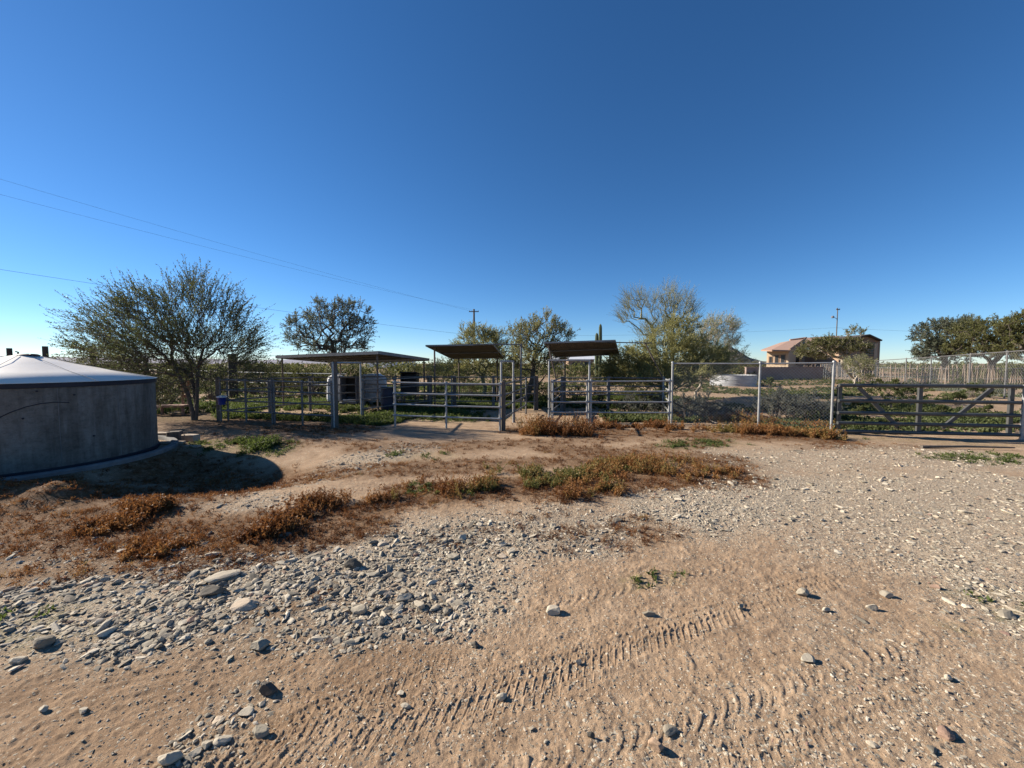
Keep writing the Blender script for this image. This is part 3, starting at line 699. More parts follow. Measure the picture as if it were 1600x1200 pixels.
for px, Y, sc in ((1390, 22, 1.6), (1400, 24, 1.8), (1360, 20, 1.0), (1205, 26, 1.9), (1340, 14, .8), (1390, 14.5, .9), (1440, 13, .9), (1475, 12.5, .9), (1500, 15, 1.2), (1520, 19, 1.8), (1550, 13, .8), (1580, 20, 1.6), (1420, 17, 1.2), (1350, 12.5, .8), (1535, 24, 1.8), (1375, 28, 1.5), (1462, 27, 1.4), (1500, 27, 1.6), (1560, 26, 1.4), (1425, 29, 1.3)):
    place(low[0], on(px, Y), random.uniform(0, 6.28), sc * .72, lab_e, grp_e)

# ------------------------------------------------------------------ weeds and grass (ground cover nobody could count)
def weeds(name, x, y, h, leaf, label, catg, k=9, m=12, l=.03, w=.012, lean=.45, tint_fn=None, kind='stuff', parent=None):
    n = len(x); z = gh(x, y) + fine(x, y) - .01
    i = np.repeat(np.arange(n), k); P = np.stack([x[i], y[i], z[i]], 1) + np.concatenate([rng.normal(0, .03, (len(i), 2)), np.zeros((len(i), 1))], 1)
    D = unit(np.concatenate([rng.normal(0, lean, (len(i), 2)), np.ones((len(i), 1))], 1)); Lg = h[i] * rng.uniform(.45, 1.15, len(i))
    b = unit(np.cross(D, rng.normal(size=D.shape))) * .0025; T = P + D * Lg[:, None]
    sV = np.stack([P - b, P + b, T + b * .4, T - b * .4], 1).reshape(-1, 3); sF = np.arange(len(sV)).reshape(-1, 4)
    V, F, t = foliage(P, D, Lg, m, l, w, .8, .12)
    tb = (rng.uniform(0, 1, n) if tint_fn is None else tint_fn(x, y))[i]
    st = np.repeat(tb, 4); ft = np.clip(np.repeat(np.repeat(tb, m), 4) * .75 + t * .3 - .02, 0, 1)
    V, F, t = cat([(sV, sF, st), (V, F, ft)])
    return bulk(name, V, F, leaf, tint=t), None
def in_caps(lst, n, seed, thr=.45):
    xs = []; ys = []
    for a in lst:
        p, q, r = g0(a[0], a[1]), g0(a[2], a[3]), a[4]; c = int(n * a[5]); t = rng.uniform(0, 1, c); d = rng.normal(0, r * .5, (c, 2)); 
        xs.append(p[0] + (q[0] - p[0]) * t + d[:, 0]); ys.append(p[1] + (q[1] - p[1]) * t + d[:, 1])
    x, y = np.concatenate(xs), np.concatenate(ys); keep = fbm(x * 1.6, y * 1.6, seed, 3) * .6 + .5 > thr * rng.uniform(.4, 1.3, len(x))
    keep &= np.hypot(x - TANK[0], y - TANK[1]) > 2.1
    return x[keep], y[keep]
# dry row across the yard
x, y = in_caps([(410, 842, 480, 800, .16, .35), (480, 795, 640, 770, .22, .8), (640, 768, 900, 757, .26, 1.0), (760, 745, 1130, 738, .34, 1.3), (940, 728, 1060, 722, .3, .6), (850, 775, 1000, 770, .25, .4)], 640, 101, .75)
hh = np.clip(.145 * (1 + 1.1 * fbm(x * 1.5, y * 1.5, 7, 3)) * rng.uniform(.5, 1.25, len(x)), .04, .36)
o, _ = weeds('dry_weeds', x, y, hh, L_dry, '', '', 9, 12, .03, .013, .4, lambda x, y: np.clip(.48 + .85 * fbm(x * 1.1, y * 1.1, 23, 3) + .26 * sstep(-1, 1.5, x) + rng.normal(0, .14, len(x)) + .4 * np.exp(-((x + .7) / .4) ** 2), 0, 1))
tag(o, 'rust brown dry weeds in a long row across the yard', 'weeds', kind='stuff')
x, y = in_caps([(815, 668, 1040, 668, .35, 1.2), (830, 676, 920, 680, .3, .8), (1040, 672, 1300, 682, .3, 1.1), (1190, 676, 1300, 684, .25, .6), (1055, 656, 1300, 667, .35, 1.3)], 330, 103, .7)
hh = np.clip(.19 * (1 + 1.2 * fbm(x * 1.3, y * 1.3, 8, 3)) * rng.uniform(.4, 1.3, len(x)) * (1 + 1.0 * np.exp(-((x - .9) / .8) ** 2)), .04, .48)
o, _ = weeds('dry_weeds', x, y, hh, L_dry, '', '', 9, 12, .04, .018, .42, lambda x, y: np.clip(.56 + .5 * fbm(x * .9, y * .9, 29, 3) + .14 * sstep(3, 6, x) + rng.normal(0, .14, len(x)), 0, 1))
tag(o, 'brown and yellow dry weeds growing along the foot of the panels and chain link', 'weeds', kind='stuff')
# low litter weeds on the brown patches
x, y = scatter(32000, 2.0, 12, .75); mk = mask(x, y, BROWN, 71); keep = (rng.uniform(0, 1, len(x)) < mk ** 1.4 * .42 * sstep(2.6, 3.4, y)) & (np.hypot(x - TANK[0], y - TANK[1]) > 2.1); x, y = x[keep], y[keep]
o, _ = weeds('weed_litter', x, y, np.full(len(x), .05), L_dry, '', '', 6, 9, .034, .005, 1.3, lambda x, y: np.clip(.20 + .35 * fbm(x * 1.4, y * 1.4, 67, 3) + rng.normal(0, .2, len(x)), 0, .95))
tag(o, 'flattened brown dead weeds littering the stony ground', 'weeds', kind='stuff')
# separate clumps
for i, (px, py, rad_, h, lab) in enumerate(((180, 822, .15, .14, 'bushy orange brown weed clump at the edge of the tank shadow'), (222, 802, .12, .16, 'taller orange brown weed clump just right of the bushy one'), (232, 858, .13, .10, 'low rust brown weed clump below the other two by the tank'), (250, 798, .05, .15, 'slim tuft of brown weed at the edge of the tank shadow'))):
    p = G(px, py); n = 26; x = p[0] + rng.normal(0, rad_, n); y = p[1] + rng.normal(0, rad_ * .7, n)
    o, _ = weeds('weed_clump', x, y, np.full(n, h) * rng.uniform(.6, 1.1, n), L_dry, '', '', 12, 14, .03, .012, .5, lambda x, y: np.clip(.40 + rng.normal(0, .12, len(x)), 0, .75))
    tag(o, lab, 'weeds', 'dry weed clumps near the tank')
# green cover
x, y = scatter(60000, 1.8, 12, .55); mk = mask(x, y, GREEN, 81); keep = (rng.uniform(0, 1, len(x)) < mk ** 1.5 * .45 * np.clip(y / 8, .3, 1) * (fbm(x * 5, y * 5, 19, 3) > -.1)) & (np.hypot(x - TANK[0], y - TANK[1]) > 2.1); x, y = x[keep], y[keep]
o, _ = weeds('green_weeds', x, y, np.clip(.008 + .008 * y, .015, .10), L_grass, '', '', 6, 6, .035, .014, .7)
tag(o, 'patches of short fresh green weeds on the yard', 'weeds', kind='stuff')
xx, yy = [], []
for c in ((560, 640, 720, 652, .9), (590, 652, 650, 662, .5), (350, 640, 520, 632, 1.3), (700, 638, 830, 634, .8), (960, 636, 1040, 634, .8), (530, 655, 600, 662, .4), (250, 640, 600, 622, 1.6), (600, 628, 1050, 622, 1.6), (300, 610, 800, 606, 2.5), (345, 652, 520, 656, .35), (310, 690, 420, 697, .25), (650, 650, 720, 652, .4)):
    p, q = g0(c[0], c[1]), g0(c[2], c[3]); n = int(1300 * c[4]); t = rng.uniform(0, 1, n); xx.append(p[0] + (q[0] - p[0]) * t + rng.normal(0, c[4] * .5, n)); yy.append(p[1] + (q[1] - p[1]) * t + rng.normal(0, c[4] * .5, n))
x, y = np.concatenate(xx), np.concatenate(yy); keep = (fbm(x * .8, y * .8, 37, 3) > -.15); x, y = x[keep], y[keep]
o, _ = weeds('pen_grass', x, y, np.clip(.16 + .14 * fbm(x, y, 6, 2), .05, .34), L_grass, '', '', 7, 7, .06, .022, .5)
tag(o, 'bright green grass and weeds inside the horse pens', 'grass', kind='stuff')
x2 = rng.uniform(6.6, 13.5, 420); y2 = rng.uniform(9.5, 11.6, 420)
n = 26000; Yf = 11 + 50 * rng.uniform(0, 1, n) ** 1.6; x = rng.uniform(-1.15, 1.45, n) * Yf; y = Yf
keep = (fbm(x / 3.5, y / 2, 91, 3) > .02 + rng.normal(0, .10, n)) & ((x > 2.8) | (y > 14.5)) & (np.exp(-(((x - 9.7) / 1.7) ** 2 + ((y - 15.2) / 1.2) ** 2)) < .4); x, y = np.concatenate([x[keep], x2]), np.concatenate([y[keep], y2])
o, _ = weeds('field_weeds', x, y, np.clip(.06 + .003 * y + .09 * fbm(x / 2, y / 2, 6, 2), .03, .3), L_field, '', '', 5, 6, .09, .04, .7, lambda x, y: np.clip(.4 + .4 * fbm(x / 3, y / 3, 27, 2) + rng.normal(0, .15, len(x)), 0, 1))
tag(o, 'low green winter weeds covering the open field beyond the fences', 'weeds', kind='stuff')
# far scrub, one mass
n = 1500; Yf = 50 * (12) ** rng.uniform(0, 1, n); xf = rng.uniform(-1.6, 1.6, n) * Yf
keep = ~((xf / Yf > .62) & (xf / Yf < 1.0) & (Yf < 75)); xf, Yf = xf[keep], Yf[keep]; n = len(xf)
hf = rng.uniform(.7, 2.3, n); wf = hf * rng.uniform(1.0, 1.9, n); q = 44; i = np.repeat(np.arange(n), q)
d = unit(rng.normal(size=(len(i), 3))); d[:, 2] = np.abs(d[:, 2]); rr = rng.uniform(.35, 1, len(i)) ** .5
P = np.stack([xf[i] + d[:, 0] * rr * wf[i] / 2, Yf[i] + d[:, 1] * rr * wf[i] / 2, gh(xf, Yf)[i] + d[:, 2] * rr * hf[i]], 1)
V, F, t = foliage(P, unit(d + rng.normal(size=d.shape) * .7), np.full(len(P), .2), 2, .42, .26, 1.0)
tag(bulk('desert_scrub', V, F, L_creo, tint=t), 'far off desert scrub running along the horizon', 'scrub', kind='stuff')

# ------------------------------------------------------------------ hills
def ridge(name, Y, a0, a1, hfun, mat, depth):
    a = np.linspace(a0, a1, 120); rows = []
    for k, (dr, hs) in enumerate(((-.5, 0), (-.2, .55), (0, 1), (.3, .4), (.6, 0))):
        r = Y + dr * depth; h = np.array([hfun(q) for q in a]) * hs * (1 + .18 * fbm(a * 40 + k * 3, a * 0 + k, 77, 3)) - 3
        rows.append(np.stack([r * np.sin(a), r * np.cos(a), h], 1))
    V = np.vstack(rows); n = len(a); F = [[k * n + i, k * n + i + 1, (k + 1) * n + i + 1, (k + 1) * n + i] for k in range(4) for i in range(n - 1)]
    tag(bulk(name, V, F, mat, smooth=True), kind='structure')
M_hill = rough_mat('rocky_hills_painted_haze', (.17, .17, .21), (.26, .25, .29), .01, 1, 0, 0)  # bluish distance haze painted into the rock colour
M_hill2 = rough_mat('scrubby_hill', (.06, .055, .04), (.11, .10, .075), .05, 1, 0, 0)
ridge('hills', 5200, R_(-75), R_(-17), lambda a: 88 * (.6 + .5 * float(fbm(np.array([a * 9]), np.array([2.]), 12, 4)[0])) * float(sstep(R_(-17), R_(-26), np.array([a]))[0]), M_hill, 1500)
ridge('hill', 420, R_(24), R_(37), lambda a: 15 * math.exp(-((math.degrees(a) - 29.3) / 2.2) ** 2) + 6, M_hill2, 200)

# ------------------------------------------------------------------ water tank
def make_tank():
    R, H, PK = 1.676, 1.40, 1.85; c = (TANK[0], TANK[1], 0)
    o = thing('water_tank', c, 'round grey water tank with a low white cone roof at the left', 'water tank')
    m, nt, b = newmat('stained_tank_wall')
    st = noise_out(nt, 2.2, 8, .75, stretch=(1.3, 1.3, .5)); fn = noise_out(nt, 7, 9, .85, stretch=(1, 1, 2))
    cc = ramp(nt, [(.28, (.07, .065, .055)), (.5, (.14, .132, .115)), (.72, (.215, .21, .195))], st)
    cc = mixc(nt, .55, cc, ramp(nt, [(.42, (.45, .42, .38)), (.55, (1, 1, 1))], noise_out(nt, 3.2, 5, .6, stretch=(2.5, 2.5, .22))), 'MULTIPLY')
    cc = mixc(nt, .8, cc, ramp(nt, [(.32, (.35, .33, .3)), (.5, (.95, .95, .95)), (.7, (1.25, 1.25, 1.25))], fn), 'MULTIPLY')
    nt.links.new(cc, b.inputs['Base Color']); b.inputs['Roughness'].default_value = .75
    bump(nt, b, fn, .25, .01)
    MB().lathe([(R, -.15), (R, .3), (R, .7), (R, 1.0), (R, H - .05)], (0, 0, 0), 96).build('wall', m, o)
    MB().lathe([(R + .004, H - .075), (R + .022, H - .07), (R + .022, H + .004), (R + .01, H + .008)], (0, 0, 0), 96).build('rim_band', M_band, o)
    MB().lathe([(R + .003, -.1), (R + .02, -.08), (R + .02, .075), (R + .003, .08)], (0, 0, 0), 96).build('base_band', M_band, o)
    mr, nt, b = newmat('white_roof_sheet')
    cc = mixc(nt, noise_out(nt, 1.6, 7, .7), (.68, .60, .50), (.90, .85, .76)); nt.links.new(cc, b.inputs['Base Color']); b.inputs['Roughness'].default_value = .45
    bump(nt, b, noise_out(nt, 3, 3), .12, .02)
    rf = MB(); n = 96; rf.lathe([(R + .035, H + .004), (R + .03, H + .014), (R * .66, H + .34 * (PK - H) + .01), (R * .33, H + .68 * (PK - H)), (.14, PK - .01), (.0, PK)], (0, 0, 0), n)
    roof = rf.build('roof', mr, o, angle=60)
    sm = MB()
    for k in range(8):
        a = R_(-58 + 45 * k); d = np.array((math.cos(a), math.sin(a)))
        sm.tube([(d[0] * (R + .02), d[1] * (R + .02), H + .022), (d[0] * R * .66, d[1] * R * .66, H + .34 * (PK - H) + .017), (d[0] * .16, d[1] * .16, PK - .003)], .0035, 5)
    sm.build('seam', rough_mat('seam_grey', (.2, .2, .2), (.3, .29, .28), 5, .8), roof)
    hb = MB(); hb.lathe([(.0, 0), (.13, .0), (.14, .03), (.1, .05), (0, .055)], (.05, .02, PK - .03), 24); hb.box((.17, -.02, PK - .005), (.06, .05, .04)); hb.tube([(-.1, 0, PK - .02), (-.1, 0, PK + .05), (-.14, 0, PK + .06)], .012, 6)
    hb.build('hatch', M_band, roof)
    for az in (-28, -2, 24, -64, -100, 70):
        a = R_(az); MB().tube([(math.cos(a) * (R + .001), math.sin(a) * (R + .001), .09), (math.cos(a) * (R + .001), math.sin(a) * (R + .001), H - .08)], .005, 5).build('panel_seam', M_ring, o)
    arc = MB(); arc.tube([(math.cos(R_(q)) * (R + .004), math.sin(R_(q)) * (R + .004), zz) for q, zz in ((-52, .80), (-48, .90), (-44, .98), (-39, 1.05), (-34, 1.09), (-29, 1.10), (-24, 1.08))], .007, 6); arc.build('hose', M_band, o)
    # footing: low concrete ring round the foot
    MB().lathe([(R + .19, -.12), (R + .20, .055), (R + .215, .075), (R + .30, .075), (R + .32, .055), (R + .33, -.15)], (0, 0, 0), 96).build('footing', M_ring, o)
    for az, z in ((-52, .98), (-40, .88), (-63, .62), (-22, 1.2), (-75, .4), (-15, .5), (-35, 1.28)):
        a = R_(az); b_ = MB(); p = V3(math.cos(a), math.sin(a), 0); b_.tube([p * (R - .01) + (0, 0, z), p * (R + .018) + (0, 0, z)], .014, 8); b_.build('bolt', M_band, o)
make_tank()
# timbers beside the tank
def timber(px, py, sz, rz, mat, lab, tilt=0, name='timber', grp='timber offcuts by the tank'):
    p = G(px, py); p = on(px, p[1]); b = MB(); b.box((0, 0, sz[2] / 2 + .005), sz, rz, tilt); b.tube([(-.3 * sz[0], -.3 * sz[1], sz[2] + .003), (-.3 * sz[0], -.3 * sz[1], sz[2] + .012)], .012, 6)
    o = b.build(name, mat); o.location = p; tag(o, lab, 'timber', grp)
timber(293, 690, (.34, .16, .15), R_(-12), M_wood_p, 'short pale timber block at the end of the pile by the tank')
timber(268, 686, (.24, .2, .17), R_(20), M_wood, 'dark squat timber block between the plank and the pale block')
timber(250, 684, (.55, .16, .12), R_(-8), M_wood_p, 'long timber plank tucked against the foot of the tank')
timber(262, 694, (.5, .12, .05), R_(6), M_wood_p, 'thin board lying in front of the timber blocks', 0)
timber(295, 698, (.3, .1, .04), R_(-3), M_wood_p, 'flat pale board on the ground before the pale block', 0)
# broken wooden chair by the mesquite
def chair():
    p = on(266, 12.6); o = thing('wooden_chair', p, 'old reddish wooden seat with an upright slatted back left of the mesquite trunk', 'chair', rz=R_(10))
    M = rough_mat('red_brown_wood', (.20, .11, .08), (.34, .21, .15), 5, .9)
    MB().box((0, 0, .30), (.95, .5, .07)).build('seat', M, o)
    MB().box((.38, .2, .72), (.09, .05, .84)).box((.20, .2, .66), (.07, .05, .7)).box((.29, .225, .95), (.27, .03, .1)).box((.29, .225, .6), (.27, .03, .1)).build('backrest', M, o)
    for sx in (-.42, .42):
        for sy in (-.2, .2): MB().box((sx, sy, .13), (.07, .07, .28)).build('leg', M, o)
chair()

# ------------------------------------------------------------------ corral
def panel(p, q, label, mat=M_galv, H=1.22, rails=(1.20, .91, .61, .31), ups=(0, .5, 1), group='pipe panels of the pens', name='corral_panel', r=.024):
    p = np.array(p, float); q = np.array(q, float); L = float(np.hypot(*(q - p)[:2])); a = math.atan2(q[1] - p[1], q[0] - p[0])
    o = thing(name, tuple(p), label, 'corral panel', group, a); dz = q[2] - p[2]
    for z in rails:
        MB().tube([(.0, 0, z), (L / 2, 0, z + dz / 2 - .006), (L, 0, z + dz)], r * .92, 10).build('rail', mat, o)
    for u in ups:
        b = MB(); b.tube([(L * u, 0, -.06 + dz * u), (L * u, 0, H + .03 + dz * u)], r * 1.12, 10)
        for z in rails: b.tube([(L * u - .05, 0, z + dz * u), (L * u + .05, 0, z + dz * u)], r * 1.35, 10)
        b.build('upright', mat, o)
    return o
def bow(p, q, H, label, mat=M_galv):
    p = np.array(p, float); q = np.array(q, float); L = float(np.hypot(*(q - p)[:2])); a = math.atan2(q[1] - p[1], q[0] - p[0])
    o = thing('pipe_archway', tuple(p), label, 'gate frame', 'tall pipe gate frames of the pens', a)
    for s in (0, L): MB().tube([(s, 0, -.06), (s, 0, H)], .027, 10).build('upright', mat, o)
    MB().tube([(-.03, 0, H - .01), (L + .03, 0, H - .01)], .025, 10).build('crossbar', mat, o)
    return o
def post(p, H, sz, label, mat=M_wood, grp=None, name='wooden_post', rnd=False, lean=0):
    b = MB()
    if rnd: b.tube([(0, 0, -.1), (lean * .5, 0, H * .5), (lean, 0, H)], [sz * .55, sz * .5, sz * .48], 10)
    else: b.box((0, 0, H / 2 - .05), (sz, sz, H + .1), .25)
    o = b.build(name, mat); o.location = tuple(p); tag(o, label, 'post', grp); return o
pA, pB, pC = on(342, 11.2), on(423, 10.8), on(521.5, 10.2)
pD = on(563, 11.9)
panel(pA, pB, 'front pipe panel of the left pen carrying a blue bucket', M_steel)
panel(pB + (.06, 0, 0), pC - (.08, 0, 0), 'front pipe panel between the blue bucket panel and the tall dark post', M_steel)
post(on(339, 11.25), 1.3, .10, 'grey square wooden post at the left corner of the left pen', M_wood, 'square posts of the pens')
post(on(524, 10.25), 1.75, .085, 'tall dark square post at the near corner of the left pen', M_wood, 'square posts of the pens')
bow(pC - (.03, 0, 0), pD, 1.73, 'tall pipe gate frame at the near corner of the left pen', M_galv)
pD2 = on(671, 14.2)
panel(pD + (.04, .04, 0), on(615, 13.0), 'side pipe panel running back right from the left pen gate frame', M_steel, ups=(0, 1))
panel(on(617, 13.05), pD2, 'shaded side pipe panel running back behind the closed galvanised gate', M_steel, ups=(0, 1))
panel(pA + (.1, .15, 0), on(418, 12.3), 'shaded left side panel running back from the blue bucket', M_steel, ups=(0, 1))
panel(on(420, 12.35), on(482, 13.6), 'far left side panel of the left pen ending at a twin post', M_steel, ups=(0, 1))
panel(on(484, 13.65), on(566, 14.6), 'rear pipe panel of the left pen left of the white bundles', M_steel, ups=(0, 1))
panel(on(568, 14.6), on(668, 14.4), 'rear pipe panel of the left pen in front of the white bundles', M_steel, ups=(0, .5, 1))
# the galvanised front gate
pE, pG_ = on(616, 10.35), on(781, 9.85)
panel(pE, pG_, 'bright galvanised pipe gate panel in the middle with four rails', M_galv, name='corral_panel')
post(on(786, 9.92), 1.28, .11, 'square dark post at the right end of the bright middle gate', M_wood, 'square posts of the pens')
bow(on(783, 9.95), on(802, 11.2), 1.80, 'narrow tall pipe gate frame right of the middle gate', M_galv)
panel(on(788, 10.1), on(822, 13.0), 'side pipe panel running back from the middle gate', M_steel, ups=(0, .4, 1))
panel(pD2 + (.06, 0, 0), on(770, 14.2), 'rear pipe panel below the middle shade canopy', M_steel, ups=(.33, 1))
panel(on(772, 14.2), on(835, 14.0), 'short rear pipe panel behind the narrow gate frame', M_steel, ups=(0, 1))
for px, Y, lab in ((672, 14.3, 'dark square post at the corner of the left and middle pens'), (710, 14.4, 'dark square post in the middle of the rear panel line'), (838, 14.1, 'dark square post at the rear left of the leaning palo verde')):
    post(on(px, Y), 1.25, .13, lab, M_wood, 'square posts of the pens')
# right pen
pI = on(858, 11.2); pI2 = on(921, 11.05); pJ = on(1047, 10.75)
bow(pI, pI2, 1.82, 'wide tall pipe gate frame of the right pen', M_galv)
panel(on(864, 11.12), on(918, 11.0), 'short galvanised gate panel inside the wide gate frame', M_galv, ups=(0, 1))
panel(on(924, 10.98), pJ, 'long galvanised front panel left of the chain link fence', M_galv, ups=(0, 1), H=1.24)
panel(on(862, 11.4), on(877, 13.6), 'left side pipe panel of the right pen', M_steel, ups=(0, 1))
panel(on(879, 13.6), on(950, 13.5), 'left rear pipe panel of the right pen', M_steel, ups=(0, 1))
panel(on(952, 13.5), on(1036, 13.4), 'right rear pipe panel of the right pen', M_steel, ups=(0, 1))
panel(on(1037, 13.3), on(1047, 11.0), 'right side pipe panel of the right pen', M_galv, ups=(0, 1))
post(on(881, 13.75), 1.25, .13, 'dark square post at the rear left corner of the right pen', M_wood, 'square posts of the pens')
# blue bucket
def bucket():
    p = on(351, 11.2); o = thing('bucket', (p[0], p[1] - .16, .52), 'blue bucket with a white lid hooked on the left pen panel', 'bucket'); o.scale = (.8, .8, .8)
    MB().lathe([(0, 0), (.12, 0), (.145, .26), (.15, .27)], (0, 0, 0), 24).build('body', M_blue, o)
    MB().lathe([(.152, .255), (.16, .26), (.16, .30), (.14, .315), (0, .32)], (0, 0, 0), 24).build('lid', M_white_pl, o)
    MB().tube([(-.15, 0, .24), (-.1, .08, .3), (0, .12, .36), (.1, .08, .3), (.15, 0, .24)], .005, 6).build('handle', M_wire, o)
bucket()

# shade canopies
ins = lambda p, q, t: p + (q - p) * t
def canopy(name, corners, posts, label, mat_under, th=.05, ribs=3, extra=None):
    c = [np.array(q, float) for q in corners]; base = (c[0] + c[1] + c[2] + c[3]) / 4; base[2] = 0; base[2] = gz(base)
    o = thing(name, tuple(base), label, 'shade canopy', 'shade canopies over the pens')
    n = 90; vs = []; fs = []
    for k in range(n + 1):
        t = k / n; dz = .011 * math.sin(k * math.pi / 1.5)
        for e in (0, -.006): vs += [ins(c[0], c[1], t) + (0, 0, dz + e), ins(c[3], c[2], t) + (0, 0, dz + e)]
    for k in range(n): a = k * 4; fs += [(a, a + 1, a + 5, a + 4), (a + 2, a + 6, a + 7, a + 3)]
    MB().add(vs, fs).build('roof_sheet', mat_under, o, base, 70)
    fr = MB()
    def dn(p, d): return (p[0], p[1], p[2] - d)
    for i in range(4):
        p, q = c[i], c[(i + 1) % 4]; d = unit(q - p); n_ = np.array((d[1], -d[0], 0)); mid = base.copy(); mid[2] = p[2]
        if np.dot(n_, p - mid) < 0: n_ = -n_
        n_ = unit(n_); a, b_ = p - d * 0 + n_ * .002, q + n_ * .002
        fr.add([a + (0, 0, .012), b_ + (0, 0, .012), b_ - (0, 0, th), a - (0, 0, th), a + n_ * .03 + (0, 0, .012), b_ + n_ * .03 + (0, 0, .012), b_ + n_ * .03 - (0, 0, th), a + n_ * .03 - (0, 0, th)],
               [(0, 1, 2, 3), (7, 6, 5, 4), (0, 4, 5, 1), (1, 5, 6, 2), (2, 6, 7, 3), (3, 7, 4, 0)])
    fr.build('edge_trim', M_canopy_top, o, base)
    for i in range(1, ribs + 1):
        t = i / (ribs + 1); p = c[0] + (c[3] - c[0]) * t; q = c[1] + (c[2] - c[1]) * t
        MB().tube([dn(p, .045), dn(q, .045)], .022, 6).build('purlin', M_steel, o, base)
    for p, z1 in posts:
        p = np.array(p, float); MB().tube([(p[0], p[1], gz(p) - .08), (p[0], p[1], z1)], .032, 8).build('post', M_rust, o, base)
    if extra: extra(o, base)
    return o
N_, L_, R2 = at(592, 549, 12.5), at(431.5, 556, 14.0), at(670, 560.5, 15.4); B_ = L_ + R2 - N_
cen = (N_ + B_) / 2
canopy('shade_canopy', [N_, L_, B_, R2], [(ins(p, cen, .07), ins(p, cen, .07)[2] - .05) for p in (N_, L_, B_, R2)], 'widest shade canopy, flat and slightly tilted over the left pen', M_under, .09)
c2 = [at(666, 539.5, 14), at(769.6, 537.6, 14), at(787.4, 558.7, 17), at(706.4, 559.7, 17)]
def ex2(o, base):
    p = at(740, 538.4, 13.97); q = at(815, 538.2, 13.9); MB().tube([tuple(p), tuple(q)], .022, 8).build('pole', M_steel, o, base)
    q = q - (.02, 0, .0); MB().tube([(q[0], q[1], gz(q) - .08), (q[0], q[1], q[2] + .02)], .035, 8).build('post', M_steel, o, base)
canopy('shade_canopy', c2, [(at(679, 560, 14.4), 2.30), (at(717, 560, 16.6), 1.95), (at(777, 560, 16.6), 1.95)], 'tilted shade canopy over the middle pen, seen from below', M_under, .04, 1, ex2)
c3 = [at(851, 535, 13), at(960.3, 531.4, 13), at(966.8, 553, 15.5), at(869.3, 557.4, 15.5)]
def ex3(o, base):
    p, q = at(930, 534.5, 12.97), at(1018, 536, 13.2); MB().tube([tuple(p), tuple(q)], .018, 8).build('pole', M_steel, o, base)
    a, b_ = at(1008, 536, 13.18), at(1034, 588, 13.35); c_ = at(1039, 647, 13.25); c_[2] = gz(c_) - .05
    MB().tube([tuple(a), tuple(b_), tuple(c_)], .024, 8).build('strut', M_rust, o, base)
    a, b_ = at(856, 537, 13.05), at(869, 592, 13.3); c_ = b_.copy(); c_[2] = gz(c_) - .05
    MB().tube([tuple(a), tuple(b_), tuple(c_)], .024, 8).build('strut', M_rust, o, base)
canopy('shade_canopy', c3, [(at(883, 560, 15.1), 2.0), (at(953, 556, 15.1), 2.06)], 'tilted shade canopy of the right pen with a leaning prop', M_under, .04, 1, ex3)

# things in and behind the left pen
def lump(p, sx, sy, sz, label, mat, name, catg, seed):
    v, f = ico(4); n = fbm(v[:, 0] * 2 + seed, v[:, 1] * 2 + v[:, 2] * 1.7, seed, 3); n2 = fbm(v[:, 0] * 5 + seed, v[:, 2] * 6 + v[:, 1] * 3, seed + 5, 2)
    v = np.sign(v) * np.abs(v) ** .55; v = v * (1 + .10 * n + .06 * n2)[:, None] * (sx / 2, sy / 2, sz / 2); v[:, 2] += sz / 2 - .03
    o = bulk(name, v, f, mat, smooth=True); o.location = tuple(p); tag(o, label, catg, 'tarp wrapped bundles behind the left pen'); return o
lump(on(525, 16.0), .62, .7, 1.25, 'narrow white tarp bundle left of the dark opening of the grey cabinet', M_tarp, 'tarp_bundle', 'bundle', 3)
lump(on(583, 16.3), 1.1, .8, 1.3, 'wide white tarp bundle right of the grey cabinet', M_tarp, 'tarp_bundle', 'bundle', 9)
def cabinet():
    o = thing('feed_cabinet', tuple(on(548, 15.6)), 'grey cabinet with a black open front between two white bundles', 'cabinet')
    MB().box((0, .30, .62), (.68, .06, 1.0)).box((-.31, 0, .62), (.06, .6, 1.0)).box((.31, 0, .62), (.06, .6, 1.0)).box((0, 0, 1.14), (.7, .66, .05)).box((0, 0, .12), (.7, .66, .08)).build('body', M_grey_box, o)
    MB().box((0, .2, .72), (.54, .04, .76)).build('back_panel', M_black_pl, o)
    MB().box((.04, -.31, .22), (.5, .03, .1)).build('sill', M_tarp, o)
    MB().box((.52, -.28, .62), (.36, .04, .98), R_(-20)).build('door', M_grey_box, o)
cabinet()
def barrel():
    o = thing('barrel', tuple(on(605, 13.6)), 'dark blue plastic barrel standing by the left pen side panel', 'barrel')
    MB().lathe([(0, .0), (.2, 0), (.23, .03), (.24, .25), (.25, .28), (.24, .31), (.24, .58), (.25, .61), (.24, .64), (.23, .85), (.2, .88), (0, .88)], (0, 0, 0), 28).build('body', M_barrel, o)
    MB().lathe([(.235, .83), (.25, .835), (.25, .87), (.21, .885)], (0, 0, 0), 28).build('rim', M_black_pl, o)
barrel()
def feeder():
    o = thing('hay_feeder', tuple(on(640, 15.0)), 'black box feeder on legs hung behind the left pen rail', 'feeder')
    MB().box((0, .2, .95), (.62, .05, .72)).box((-.29, 0, .95), (.05, .42, .72)).box((.29, 0, .95), (.05, .42, .72)).box((0, 0, .6), (.62, .45, .05)).box((0, -.2, .75), (.6, .04, .3)).build('box', M_black_pl, o)
    MB().box((0, -.02, 1.33), (.66, .5, .04), 0, 0, R_(-8)).build('lid', M_black_pl, o)
    for sx in (-.27, .27):
        for sy in (-.18, .18): MB().box((sx, sy, .28), (.05, .05, .62)).build('leg', M_rust, o)
feeder()

